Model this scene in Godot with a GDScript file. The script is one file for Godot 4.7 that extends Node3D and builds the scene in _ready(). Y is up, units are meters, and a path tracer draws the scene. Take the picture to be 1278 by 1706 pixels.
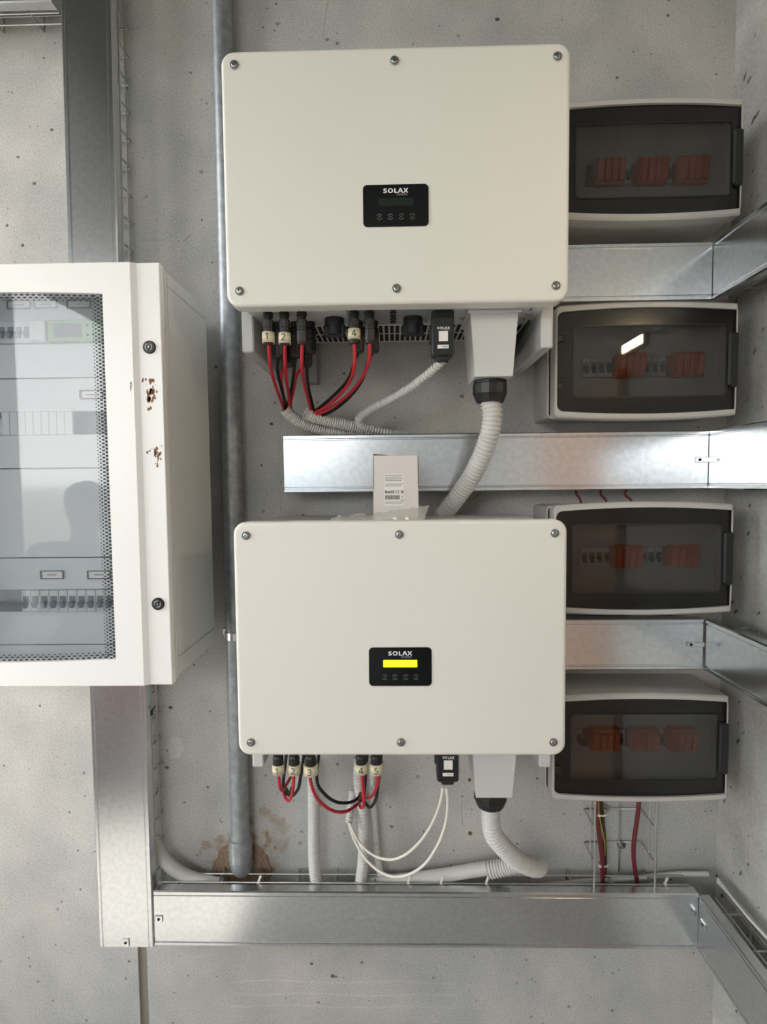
extends Node3D
# ---------------------------------------------------------------- helpers
const F := 900.0            # focal length in pixels of the 1278 x 1706 picture
const CAM := Vector3(0, 0, 1.38)
var cam_basis: Basis
var M := {}
var taken := {}
var rng := RandomNumberGenerator.new()

func P(px: float, py: float, z: float) -> Vector3:   # the point of plane z that a pixel looks at
	var d := cam_basis * Vector3((px - 639.0) / F, -(py - 853.0) / F, -1.0)
	return CAM + d * ((z - CAM.z) / d.z)

func PP(a: Array) -> PackedVector3Array:
	var r := PackedVector3Array()
	for q in a: r.append(P(q[0], q[1], q[2]))
	return r

func numbered(n: String) -> String:
	taken[n] = taken.get(n, -1) + 1
	return n if taken[n] == 0 else "%s_%03d" % [n, taken[n]]

func tag(o: Node, label: String, category: String, group := "", kind := "") -> Node:
	if label: o.set_meta("label", label)
	if category: o.set_meta("category", category)
	if group: o.set_meta("group", group)
	if kind: o.set_meta("kind", kind)
	return o

func thing(called: String, label: String, category: String, T := Transform3D.IDENTITY, group := "") -> Node3D:
	var o := Node3D.new()
	o.name = numbered(called)
	add_child(o)
	o.transform = T
	tag(o, label, category, group)
	return o

func at(x: float, y: float, z: float) -> Transform3D:
	return Transform3D(Basis.IDENTITY, Vector3(x, y, z))

func new_st() -> SurfaceTool:
	var st := SurfaceTool.new()
	st.begin(Mesh.PRIMITIVE_TRIANGLES)
	return st

func chain(n: Node) -> Transform3D:
	var t := Transform3D.IDENTITY
	while n != self and n != null:
		t = n.transform * t
		n = n.get_parent()
	return t

# one named mesh; world = the shape was given in world coordinates
func obj(called: String, st: SurfaceTool, m: Material, parent: Node = self, world := false) -> MeshInstance3D:
	st.generate_normals()
	return mesh_obj(called, st.commit(), m, parent, world)

func mesh_obj(called: String, me: Mesh, m: Material, parent: Node = self, world := false) -> MeshInstance3D:
	var o := MeshInstance3D.new()
	o.mesh = me
	o.material_override = m
	o.name = numbered(called) if parent == self else called
	parent.add_child(o, true)
	if world and parent != self: o.transform = chain(parent).affine_inverse()
	return o

func tri(st: SurfaceTool, a: Vector3, b: Vector3, c: Vector3) -> void:   # counter-clockwise from outside
	st.add_vertex(a); st.add_vertex(c); st.add_vertex(b)

func quad(st: SurfaceTool, a: Vector3, b: Vector3, c: Vector3, d: Vector3) -> void:
	tri(st, a, b, c); tri(st, a, c, d)

func uvquad(st: SurfaceTool, a: Vector3, b: Vector3, c: Vector3, d: Vector3) -> void:   # a = lower left, counter-clockwise
	var v := [a, b, c, d]
	var u := [Vector2(0, 1), Vector2(1, 1), Vector2(1, 0), Vector2(0, 0)]
	for k in [0, 2, 1, 0, 3, 2]:
		st.set_uv(u[k]); st.add_vertex(v[k])

# box with chamfered edges
func bx(st: SurfaceTool, lo: Vector3, hi: Vector3, r := 0.0, T := Transform3D.IDENTITY) -> void:
	st.set_smooth_group(-1)
	var c := (lo + hi) / 2
	var h := (hi - lo).abs() / 2
	r = minf(r, minf(h.x, minf(h.y, h.z)) * 0.95)
	var f := func(sx, sy, sz, ax): # corner point belonging to the face across axis ax
		var p := Vector3(h.x - r, h.y - r, h.z - r)
		p[ax] += r
		return T * (c + Vector3(p.x * sx, p.y * sy, p.z * sz))
	for ax in 3:
		for s in [-1, 1]:
			var u := (ax + 1) % 3
			var v := (ax + 2) % 3
			var q := []
			for k in [[-1, -1], [1, -1], [1, 1], [-1, 1]]:
				var sg := [0, 0, 0]
				sg[ax] = s; sg[u] = k[0]; sg[v] = k[1]
				q.append(f.call(sg[0], sg[1], sg[2], ax))
			if s > 0: quad(st, q[0], q[1], q[2], q[3])
			else: quad(st, q[3], q[2], q[1], q[0])
	if r <= 0.00001: return
	for ax in 3:       # edges parallel to ax
		var u := (ax + 1) % 3
		var v := (ax + 2) % 3
		for su in [-1, 1]:
			for sv in [-1, 1]:
				var sg := [0, 0, 0]
				sg[u] = su; sg[v] = sv
				sg[ax] = -1
				var a1 = f.call(sg[0], sg[1], sg[2], u)
				var b1 = f.call(sg[0], sg[1], sg[2], v)
				sg[ax] = 1
				var a2 = f.call(sg[0], sg[1], sg[2], u)
				var b2 = f.call(sg[0], sg[1], sg[2], v)
				if su * sv > 0: quad(st, a1, b1, b2, a2)
				else: quad(st, a1, a2, b2, b1)
	for sx in [-1, 1]:
		for sy in [-1, 1]:
			for sz in [-1, 1]:
				var a = f.call(sx, sy, sz, 0)
				var b = f.call(sx, sy, sz, 1)
				var d = f.call(sx, sy, sz, 2)
				if sx * sy * sz > 0: tri(st, a, b, d)
				else: tri(st, a, d, b)

func box(lo: Vector3, hi: Vector3, r := 0.0, T := Transform3D.IDENTITY) -> SurfaceTool:
	var st := new_st()
	bx(st, lo, hi, r, T)
	return st

func inset(pts: PackedVector2Array, d: float) -> PackedVector2Array:   # counter-clockwise polygon moved inwards
	var r := PackedVector2Array()
	var n := pts.size()
	for i in n:
		var e1 := (pts[i] - pts[(i + n - 1) % n]).normalized()
		var e2 := (pts[(i + 1) % n] - pts[i]).normalized()
		var n1 := Vector2(-e1.y, e1.x)
		var n2 := Vector2(-e2.y, e2.x)
		var m := (n1 + n2)
		m = m / maxf(0.3, m.dot(n1))
		r.append(pts[i] + m * d)
	return r

func cap(st: SurfaceTool, pts: PackedVector2Array, z: float, up: bool, T: Transform3D) -> void:
	var ix := Geometry2D.triangulate_polygon(pts)
	for k in range(0, ix.size(), 3):
		var a := pts[ix[k]]
		var b := pts[ix[k + 1]]
		var c := pts[ix[k + 2]]
		var ccw := (b - a).cross(c - a) > 0
		var A := T * Vector3(a.x, a.y, z)
		var B := T * Vector3(b.x, b.y, z)
		var C := T * Vector3(c.x, c.y, z)
		if ccw == up: tri(st, A, B, C)
		else: tri(st, A, C, B)

# polygon (counter-clockwise in xy) extruded from z0 to z1, with a bevel on the front edge
func plate(st: SurfaceTool, pts: PackedVector2Array, z0: float, z1: float, bev := 0.0, T := Transform3D.IDENTITY, round_bevel := false) -> void:
	st.set_smooth_group(-1)
	var rings := [[pts, z0], [pts, z1 - bev]]
	if bev > 0:
		if round_bevel:
			for k in range(1, 5):
				var w := k * PI / 8
				rings.append([inset(pts, bev * (1 - cos(w))), z1 - bev + bev * sin(w)])
		else:
			rings.append([inset(pts, bev), z1])
	var n := pts.size()
	for j in rings.size() - 1:
		for i in n:
			var p: Vector2 = rings[j][0][i]
			var q: Vector2 = rings[j][0][(i + 1) % n]
			var p2: Vector2 = rings[j + 1][0][i]
			var q2: Vector2 = rings[j + 1][0][(i + 1) % n]
			quad(st, T * Vector3(p.x, p.y, rings[j][1]), T * Vector3(q.x, q.y, rings[j][1]), T * Vector3(q2.x, q2.y, rings[j + 1][1]), T * Vector3(p2.x, p2.y, rings[j + 1][1]))
	cap(st, pts, z0, false, T)
	cap(st, rings[-1][0], rings[-1][1], true, T)

# a plate with a hole: both outlines have the same number of points
func ring_plate(st: SurfaceTool, outer: PackedVector2Array, inner: PackedVector2Array, z0: float, z1: float, bev := 0.0, T := Transform3D.IDENTITY) -> void:
	st.set_smooth_group(-1)
	var n := outer.size()
	var oi := inset(outer, bev)
	for i in n:
		var j := (i + 1) % n
		var f := func(p: Vector2, z: float): return T * Vector3(p.x, p.y, z)
		quad(st, f.call(outer[i], z0), f.call(outer[j], z0), f.call(outer[j], z1 - bev), f.call(outer[i], z1 - bev))
		if bev > 0: quad(st, f.call(outer[i], z1 - bev), f.call(outer[j], z1 - bev), f.call(oi[j], z1), f.call(oi[i], z1))
		quad(st, f.call(oi[i], z1), f.call(oi[j], z1), f.call(inner[j], z1), f.call(inner[i], z1))
		quad(st, f.call(inner[j], z0), f.call(inner[i], z0), f.call(inner[i], z1), f.call(inner[j], z1))
		quad(st, f.call(inner[i], z0), f.call(inner[j], z0), f.call(outer[j], z0), f.call(outer[i], z0))

func rrect(cx: float, cy: float, w: float, h: float, r: float, n := 6) -> PackedVector2Array:
	var a := PackedVector2Array()
	for k in 4:
		var c := Vector2(cx + (w / 2 - r) * [1, -1, -1, 1][k], cy + (h / 2 - r) * [1, 1, -1, -1][k])
		for i in n + 1:
			var t := k * PI / 2 + i * PI / 2 / n
			a.append(c + Vector2(cos(t), sin(t)) * r)
	return a

func frames(path: PackedVector3Array) -> Array:
	var fr := []
	var n := path.size()
	var up := Vector3.ZERO
	for i in n:
		var t := (path[mini(i + 1, n - 1)] - path[maxi(i - 1, 0)]).normalized()
		if i == 0:
			up = Vector3.UP if absf(t.y) < 0.9 else Vector3.RIGHT
		up = (up - t * up.dot(t)).normalized()
		fr.append([t.cross(up), up])
	return fr

func tube(st: SurfaceTool, path: PackedVector3Array, radii, segs := 8, caps := true, T := Transform3D.IDENTITY) -> void:
	st.set_smooth_group(0)
	var fr := frames(path)
	var prev := []
	for i in path.size():
		var r: float = radii[i] if radii is Array or radii is PackedFloat32Array else radii
		var ring := []
		for k in segs:
			var w := TAU * k / segs
			ring.append(T * (path[i] + (fr[i][0] * cos(w) + fr[i][1] * sin(w)) * r))
		if i > 0:
			for k in segs:
				var l := (k + 1) % segs
				quad(st, prev[l], prev[k], ring[k], ring[l])
		prev = ring
		if caps and (i == 0 or i == path.size() - 1):
			st.set_smooth_group(-1)
			for k in range(1, segs - 1):
				if i == 0: tri(st, ring[0], ring[k], ring[k + 1])
				else: tri(st, ring[0], ring[k + 1], ring[k])
			st.set_smooth_group(0)

# profile of (radius, height) turned round the y axis
func lathe(st: SurfaceTool, prof: Array, segs := 20, T := Transform3D.IDENTITY, smooth := false) -> void:
	st.set_smooth_group(0 if smooth else -1)
	for j in prof.size() - 1:
		for k in segs:
			var a := TAU * k / segs
			var b := TAU * (k + 1) / segs
			var f := func(p, w): return T * Vector3(p[0] * cos(w), p[1], -p[0] * sin(w))
			var p0 = f.call(prof[j], a)
			var p1 = f.call(prof[j], b)
			var p2 = f.call(prof[j + 1], b)
			var p3 = f.call(prof[j + 1], a)
			if prof[j][0] > 0.00001: tri(st, p0, p1, p2)
			if prof[j + 1][0] > 0.00001: tri(st, p0, p2, p3)

const ZUP := Basis(Vector3(1, 0, 0), Vector3(0, 0, 1), Vector3(0, -1, 0))   # turns the lathe's axis to +z
const DOWN := Basis(Vector3(1, 0, 0), Vector3(0, -1, 0), Vector3(0, 0, -1))

func smooth_path(p: PackedVector3Array, step: float) -> PackedVector3Array:
	var c := Curve3D.new()
	c.bake_interval = step / 2
	for i in p.size():
		var a := p[maxi(i - 1, 0)]
		var b := p[mini(i + 1, p.size() - 1)]
		var t := (b - a) / 6.0
		if i > 0 and i < p.size() - 1:
			var l := minf(p[i].distance_to(p[i - 1]), p[i].distance_to(p[i + 1]))
			t = t.normalized() * minf(t.length(), l * 0.45)
		c.add_point(p[i], -t, t)
	var len := c.get_baked_length()
	var n := maxi(2, int(len / step))
	var r := PackedVector3Array()
	for i in n + 1: r.append(c.sample_baked(len * i / n, true))
	return r

func wire_st(p: PackedVector3Array, r: float, step := 0.008, segs := 8) -> SurfaceTool:
	var st := new_st()
	tube(st, smooth_path(p, step), r, segs)
	return st

# ribbed hose: each rib is a ring that stands out
func hose(p: PackedVector3Array, r: float, pitch: float, depth: float, open_from := false, segs := 20) -> SurfaceTool:
	var st := new_st()
	var q := smooth_path(p, pitch / 8.0)
	var rad := PackedFloat32Array()
	for i in q.size():
		var f := 0.5 - 0.5 * cos(TAU * i / 8.0)
		rad.append(r - depth * f * f)
	tube(st, q, rad, segs, not open_from)
	if open_from:       # hollow: an inner wall that runs back into the hose, and a rim
		var inner := PackedVector3Array()
		var k := mini(q.size() - 1, int(r * 5 / (pitch / 8.0)))
		for i in range(k, -1, -1): inner.append(q[i])
		var ri := r - depth - 0.0012
		tube(st, inner, ri, segs, false)
		var fr := frames(q)
		st.set_smooth_group(-1)
		for j in segs:
			var a := TAU * j / segs
			var b := TAU * (j + 1) / segs
			var da: Vector3 = fr[0][0] * cos(a) + fr[0][1] * sin(a)
			var db: Vector3 = fr[0][0] * cos(b) + fr[0][1] * sin(b)
			quad(st, q[0] + da * ri, q[0] + db * ri, q[0] + db * rad[0], q[0] + da * rad[0])
	return st

func text(s: String, h: float, depth: float, bold := true, fam := "Droid Sans") -> TextMesh:
	var t := TextMesh.new()
	var f := SystemFont.new()
	f.font_names = PackedStringArray([fam])
	f.font_weight = 700 if bold else 400
	t.font = f
	t.text = s
	t.font_size = 32
	t.pixel_size = h / 23.0
	t.depth = depth
	t.curve_step = 1.0
	return t

func put_text(called: String, s: String, h: float, pos: Vector3, m: Material, parent: Node, bold := true, squash := 1.0, turn := 0.0) -> MeshInstance3D:
	var o := mesh_obj(called, text(s, h, 0.0008, bold), m, parent)
	o.transform = Transform3D(Basis(Vector3(0, 0, 1), turn) * Basis.from_scale(Vector3(squash, 1, 1)), pos)
	return o

func mat(c: Color, rough := 0.5, metal := 0.0, spec := 0.5) -> StandardMaterial3D:
	var m := StandardMaterial3D.new()
	m.albedo_color = c
	m.roughness = rough
	m.metallic = metal
	m.metallic_specular = spec
	return m

func c8(r: int, g: int, b: int) -> Color:
	return Color8(r, g, b)

func noise_img(seed_: int, size: int, freq: float, oct := 4, type := FastNoiseLite.TYPE_SIMPLEX_SMOOTH) -> Image:
	var n := FastNoiseLite.new()
	n.seed = seed_
	n.noise_type = type
	n.frequency = freq
	n.fractal_octaves = oct
	return n.get_seamless_image(size, size, false, false, 0.1, true)

# grain: a seamless grey picture whose values lie between lo and hi, tinted
func grain(seed_: int, size: int, freq: float, lo: Color, hi: Color, oct := 4) -> ImageTexture:
	var im := noise_img(seed_, size, freq, oct)
	im.convert(Image.FORMAT_L8)
	var d := im.get_data()
	var o := PackedByteArray()
	o.resize(size * size * 3)
	for i in size * size:
		var t := d[i] / 255.0
		o[i * 3] = int(255 * lerpf(lo.r, hi.r, t))
		o[i * 3 + 1] = int(255 * lerpf(lo.g, hi.g, t))
		o[i * 3 + 2] = int(255 * lerpf(lo.b, hi.b, t))
	return ImageTexture.create_from_image(Image.create_from_data(size, size, false, Image.FORMAT_RGB8, o))

func tri_map(m: StandardMaterial3D, tex: Texture2D, scale: float) -> StandardMaterial3D:
	m.albedo_texture = tex
	m.albedo_color = Color.WHITE
	m.uv1_triplanar = true
	m.uv1_world_triplanar = true
	m.uv1_scale = Vector3.ONE * scale
	return m

# ---------------------------------------------------------------- concrete
const WX0 := -1.12
const WX1 := 0.84
const WY0 := -1.52
const WY1 := 1.30

func concrete_wall() -> StandardMaterial3D:
	var W := 1536
	var H := 2048
	var fine := noise_img(3, 512, 0.22, 3); fine.convert(Image.FORMAT_L8)
	var mid := noise_img(8, 512, 0.012, 5); mid.convert(Image.FORMAT_L8)
	var big := noise_img(21, 512, 0.006, 3); big.convert(Image.FORMAT_L8)
	var fd := fine.get_data()
	var md := mid.get_data()
	var bd := big.get_data()
	var v := PackedFloat32Array(); v.resize(W * H)       # tone
	var w := PackedFloat32Array(); w.resize(W * H)       # warmth
	var hgt := PackedFloat32Array(); hgt.resize(W * H)
	for y in H:
		var fy := (y & 511) << 9
		var my := ((y >> 1) & 511) << 9
		for x in W:
			var i := y * W + x
			var f := fd[fy + (x & 511)] / 255.0 - 0.5
			var g := md[my + ((x >> 1) & 511)] / 255.0 - 0.5
			var b := bd[(((y >> 2) & 511) << 9) + ((x >> 2) & 511)] / 255.0 - 0.5
			v[i] = 0.705 + f * 0.135 + g * 0.085 + b * 0.04
			w[i] = 0.002 + b * 0.014 + g * 0.008
			hgt[i] = 0.62 + f * 0.05
	var sx := W / (WX1 - WX0)
	var sy := H / (WY1 - WY0)
	rng.seed = 77
	# air holes and specks
	for n in 2600:
		var px := rng.randf() * W
		var py := rng.randf() * H
		var r := 0.6 + pow(rng.randf(), 5) * 3.2
		var dark := rng.randf_range(0.10, 0.36)
		var el := rng.randf_range(0.6, 1.2)
		for yy in range(maxi(0, int(py - r - 1)), mini(H, int(py + r + 2))):
			for xx in range(maxi(0, int(px - r - 1)), mini(W, int(px + r + 2))):
				var d := Vector2((xx - px) * el, yy - py).length()
				if d < r:
					v[yy * W + xx] -= dark * minf(1, (r - d))
					hgt[yy * W + xx] -= 0.5
				elif d < r + 0.8: v[yy * W + xx] += 0.02
	for n in 9000:
		var px := rng.randi_range(1, W - 3)
		var py := rng.randi_range(1, H - 3)
		var dk := rng.randf_range(0.04, 0.17)
		var i := py * W + px
		v[i] -= dk; v[i + 1] -= dk * rng.randf(); v[i + W] -= dk * rng.randf(); v[i + W + 1] -= dk * rng.randf() * 0.7
		v[i - 1] += 0.03
		hgt[i] -= 0.3; hgt[i + 1] -= 0.15; hgt[i + W] -= 0.15
	# pale scrape lines of the formwork near the foot of the wall, and fine cracks
	var line := func(a: Vector3, b: Vector3, half: float, dv: float, wob: float):
		var n := int(a.distance_to(b) * sx * 1.5)
		var ph := rng.randf() * 9
		for k in n:
			var p := a.lerp(b, float(k) / n)
			var ux := (p.x - WX0) * sx + sin(k * 0.021 + ph) * wob
			var uy := (WY1 - p.y) * sy + sin(k * 0.017 + ph * 2) * wob
			for o in range(-int(half + 1), int(half + 2)):
				for q in [[int(ux) + o, int(uy)], [int(ux), int(uy) + o]]:
					if q[0] >= 0 and q[0] < W and q[1] >= 0 and q[1] < H:
						var t := clampf(half + 0.5 - absf(o), 0, 1)
						v[q[1] * W + q[0]] += dv * t * 0.35
	for yy in [1634.0, 1655.0, 1675.0]: line.call(P(385, yy, 0), P(760, yy + 4, 0), 3.2, 0.016, 2.0)
	line.call(P(546, 0, 0), P(541, 62, 0), 0.5, -0.16, 3.0)
	line.call(P(770, 1335, 0), P(772, 1372, 0), 0.5, -0.16, 2.0)
	line.call(P(767, 1258, 0), P(770, 1305, 0), 0.5, -0.08, 2.0)
	line.call(P(306, 402, 0), P(318, 392, 0), 0.6, -0.2, 1.0)
	line.call(P(236, 400, 0), P(275, 402, 0), 0.8, -0.07, 1.0)
	line.call(P(466, 690, 0), P(470, 1260, 0), 0.5, -0.06, 1.5)
	# brown damp stains and crumbly mortar round the hole of the pipe
	var c1 := P(402, 1450, 0)
	for y in H:
		var wy := WY1 - y / sy
		if absf(wy - c1.y) > 0.24: continue
		for x in W:
			var wx := WX0 + x / sx
			if absf(wx - c1.x) > 0.24: continue
			var i := y * W + x
			var g := md[(((y * 2) & 511) << 9) + ((x * 2) & 511)] / 255.0 - 0.5
			var f := fd[((y & 511) << 9) + (x & 511)] / 255.0 - 0.5
			var rr := Vector2(wx - c1.x, (wy - c1.y) * 0.85).length()
			var edge := 0.096 + g * 0.10
			if rr < edge and rr > edge - 0.055 and wy > c1.y - 0.03:
				var t := clampf(0.25 + g * 2.4 + f * 1.2, 0, 1)
				v[i] += -0.13 * t + (0.06 if f > 0.13 else 0.0)
				w[i] += 0.034 * t + 0.008
			var r2 := Vector2(wx - c1.x - 0.075, wy - c1.y - 0.10).length()
			if r2 < 0.055 + g * 0.09:
				v[i] += -0.11 * clampf(g * 3 + f * 2, 0, 1)
				w[i] += 0.028 * clampf(g * 3 + f * 2.0 + 0.25, 0, 1)
	# drilled holes with a rusty rim, and a pale plaster spot
	for q in [[782, 1299, 3.2], [783, 1388, 4.0], [936, 110, 1.5], [1005, 1393, 2.5]]:
		var p := P(q[0], q[1], 0)
		var px := (p.x - WX0) * sx
		var py := (WY1 - p.y) * sy
		for yy in range(int(py - 9), int(py + 10)):
			for xx in range(int(px - 9), int(px + 10)):
				if xx < 0 or xx >= W or yy < 0 or yy >= H: continue
				var d := Vector2(xx - px, yy - py).length()
				var t := clampf((q[2] - d) * 0.7 + 0.5, 0, 1)
				v[yy * W + xx] -= 0.42 * t
				w[yy * W + xx] += 0.04 * clampf((q[2] * 1.7 - d), 0, 1)
	var ps := P(292, 1245, 0)
	for yy in range(int((WY1 - ps.y) * sy) - 34, int((WY1 - ps.y) * sy) + 34):
		for xx in range(int((ps.x - WX0) * sx) - 26, int((ps.x - WX0) * sx) + 20):
			var g := md[(((yy * 3) & 511) << 9) + ((xx * 3) & 511)] / 255.0
			var d := Vector2((xx - (ps.x - WX0) * sx) / 18.0, (yy - (WY1 - ps.y) * sy) / 26.0).length()
			if d < 0.55 + g * 0.6: v[yy * W + xx] += 0.05
	var col := PackedByteArray(); col.resize(W * H * 3)
	var hb := PackedByteArray(); hb.resize(W * H)
	for i in W * H:
		var t := v[i]
		var k := w[i]
		col[i * 3] = clampi(int(255 * (t + k + 0.004)), 0, 255)
		col[i * 3 + 1] = clampi(int(255 * (t - k * 0.25)), 0, 255)
		col[i * 3 + 2] = clampi(int(255 * (t - k * 1.6 - 0.016)), 0, 255)
		hb[i] = clampi(int(255 * hgt[i]), 0, 255)
	var m := mat(Color.WHITE, 0.88, 0, 0.3)
	m.albedo_texture = ImageTexture.create_from_image(Image.create_from_data(W, H, false, Image.FORMAT_RGB8, col))
	var hi := Image.create_from_data(W, H, false, Image.FORMAT_L8, hb)
	hi.convert(Image.FORMAT_RGBA8)
	hi.bump_map_to_normal_map(2.0)
	m.normal_enabled = true
	m.normal_texture = ImageTexture.create_from_image(hi)
	m.normal_scale = 0.45
	return m

func concrete_plain() -> StandardMaterial3D:
	var S := 1024
	var fine := noise_img(31, 512, 0.09, 3); fine.convert(Image.FORMAT_L8)
	var mid := noise_img(38, 512, 0.010, 5); mid.convert(Image.FORMAT_L8)
	var fd := fine.get_data()
	var md := mid.get_data()
	var v := PackedFloat32Array(); v.resize(S * S)
	for y in S:
		for x in S:
			v[y * S + x] = 0.68 + (fd[((y & 511) << 9) + (x & 511)] / 255.0 - 0.5) * 0.09 + (md[((y >> 1) << 9) + (x >> 1)] / 255.0 - 0.5) * 0.13
	rng.seed = 5
	for n in 420:       # elongated trowel nicks and air holes
		var px := rng.randf() * S
		var py := rng.randf() * S
		var r := 0.8 + pow(rng.randf(), 3) * 3.0
		var dark := rng.randf_range(0.12, 0.38)
		var turn := 0.9 + rng.randf_range(-0.4, 0.4)
		for yy in range(int(py - r * 3), int(py + r * 3)):
			for xx in range(int(px - r * 3), int(px + r * 3)):
				var d := Vector2(xx - px, yy - py).rotated(-turn)
				var e := Vector2(d.x * 0.42, d.y).length()
				if e < r: v[posmod(yy, S) * S + posmod(xx, S)] -= dark * minf(1, r - e)
	var col := PackedByteArray(); col.resize(S * S * 3)
	for i in S * S:
		col[i * 3] = clampi(int(255 * v[i]), 0, 255)
		col[i * 3 + 1] = clampi(int(255 * (v[i] - 0.004)), 0, 255)
		col[i * 3 + 2] = clampi(int(255 * (v[i] - 0.022)), 0, 255)
	var m := mat(Color.WHITE, 0.9, 0, 0.3)
	return tri_map(m, ImageTexture.create_from_image(Image.create_from_data(S, S, false, Image.FORMAT_RGB8, col)), 0.8)

func materials() -> void:
	M.wall = concrete_wall()
	M.concrete = concrete_plain()
	M.roof = mat(c8(66, 66, 64), 0.9)
	M.facade = mat(c8(92, 100, 106), 0.9)
	M.limewash = mat(c8(222, 226, 228), 0.8)
	M.yard = mat(c8(176, 173, 166), 0.9)
	M.sealant = mat(c8(128, 122, 112), 0.9)
	M.floor = tri_map(mat(Color.WHITE, 0.55), grain(90, 256, 0.02, c8(132, 130, 126), c8(160, 158, 153)), 0.9)
	M.galv = tri_map(mat(Color.WHITE, 0.22, 1.0), grain(11, 512, 0.05, c8(206, 209, 212), c8(226, 228, 229), 4), 2.3)
	M.galv_rough = tri_map(mat(Color.WHITE, 0.45, 0.6), grain(12, 256, 0.03, c8(136, 140, 143), c8(176, 180, 182), 4), 4.0)
	M.wire = mat(c8(200, 200, 196), 0.35, 0.9)
	M.white = tri_map(mat(Color.WHITE, 0.33), grain(13, 256, 0.2, c8(236, 235, 231), c8(243, 242, 238), 2), 6.0)
	M.cabside = mat(c8(214, 215, 212), 0.42)
	M.cover = tri_map(mat(Color.WHITE, 0.48), grain(14, 512, 0.3, c8(214, 212, 202), c8(226, 224, 214), 2), 5.0)
	M.greybody = mat(c8(196, 197, 195), 0.5)
	M.greydark = mat(c8(140, 142, 142), 0.55)
	M.black = mat(c8(22, 23, 24), 0.42)
	M.black_soft = mat(c8(26, 27, 29), 0.6)
	M.panel_gloss = mat(c8(10, 11, 12), 0.22)
	M.lcd_off = mat(c8(26, 36, 32), 0.25)
	M.logo = mat(c8(226, 228, 226), 0.5)
	M.logo_dim = mat(c8(120, 124, 122), 0.5)
	M.ink = mat(c8(24, 22, 24), 0.7)
	M.print = mat(c8(92, 94, 96), 0.7)
	M.screw = mat(c8(168, 168, 164), 0.33, 1.0)
	M.hole = mat(c8(12, 12, 12), 0.9)  # near-black that paints the shade inside slots and screw holes
	M.paper = mat(c8(228, 224, 218), 0.75)
	M.carton = mat(c8(214, 208, 202), 0.7)
	M.kraft = mat(c8(120, 92, 64), 0.85)
	M.tape = mat(c8(216, 208, 176), 0.7)
	M.red = mat(c8(186, 34, 48), 0.42)
	M.darkred = mat(c8(104, 30, 37), 0.5)
	M.cable_black = mat(c8(20, 19, 20), 0.45)
	M.cable_white = mat(c8(222, 218, 206), 0.5)
	M.yellowgreen = mat(c8(150, 140, 40), 0.5)
	M.hose = mat(c8(196, 195, 190), 0.5)
	M.abs = mat(c8(188, 184, 178), 0.45)
	M.orange = mat(c8(226, 98, 36), 0.45)
	M.module = mat(c8(196, 198, 198), 0.5)
	M.green = mat(c8(128, 160, 120), 0.5)
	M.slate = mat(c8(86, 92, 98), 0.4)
	M.panel = mat(c8(206, 210, 210), 0.5)
	M.mortar = tri_map(mat(Color.WHITE, 0.95), grain(15, 256, 0.05, c8(120, 98, 80), c8(168, 146, 126)), 8.0)
	M.rust = tri_map(mat(Color.WHITE, 0.9), grain(16, 128, 0.1, c8(120, 78, 56), c8(168, 126, 100)), 30.0)
	M.door = tri_map(mat(Color.WHITE, 0.5), grain(17, 256, 0.02, c8(148, 112, 88), c8(178, 138, 110)), 3.0)
	var g := mat(Color(0.50, 0.54, 0.58, 0.16), 0.02, 0, 0.36)
	g.transparency = BaseMaterial3D.TRANSPARENCY_ALPHA
	M.glass = g
	var t := mat(Color(0.042, 0.039, 0.035, 0.44), 0.012, 0, 0.5)
	t.transparency = BaseMaterial3D.TRANSPARENCY_ALPHA
	M.tint = t
	var t2 := mat(Color(0.05, 0.048, 0.044, 0.80), 0.22, 0, 0.5)
	t2.transparency = BaseMaterial3D.TRANSPARENCY_ALPHA
	M.tint_frame = t2
	var b := mat(Color(0.80, 0.78, 0.73, 0.30), 0.14, 0, 0.6)
	b.transparency = BaseMaterial3D.TRANSPARENCY_ALPHA
	M.bag = b
	var lcd := mat(c8(205, 225, 10), 0.4)
	lcd.emission_enabled = true
	lcd.emission = Color(0.80, 0.95, 0.02)
	lcd.emission_energy_multiplier = 0.85
	M.lcd_on = lcd
	var lamp := mat(c8(255, 244, 214), 0.5)
	lamp.emission_enabled = true
	lamp.emission = Color(1.0, 0.90, 0.68)
	lamp.emission_energy_multiplier = 12.0
	M.lamp = lamp

# ---------------------------------------------------------------- room
const XR := 0.833        # right wall
const XL := -1.9
const ZF := 3.6
const YF := -1.62
const YC := 2.5

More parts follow.
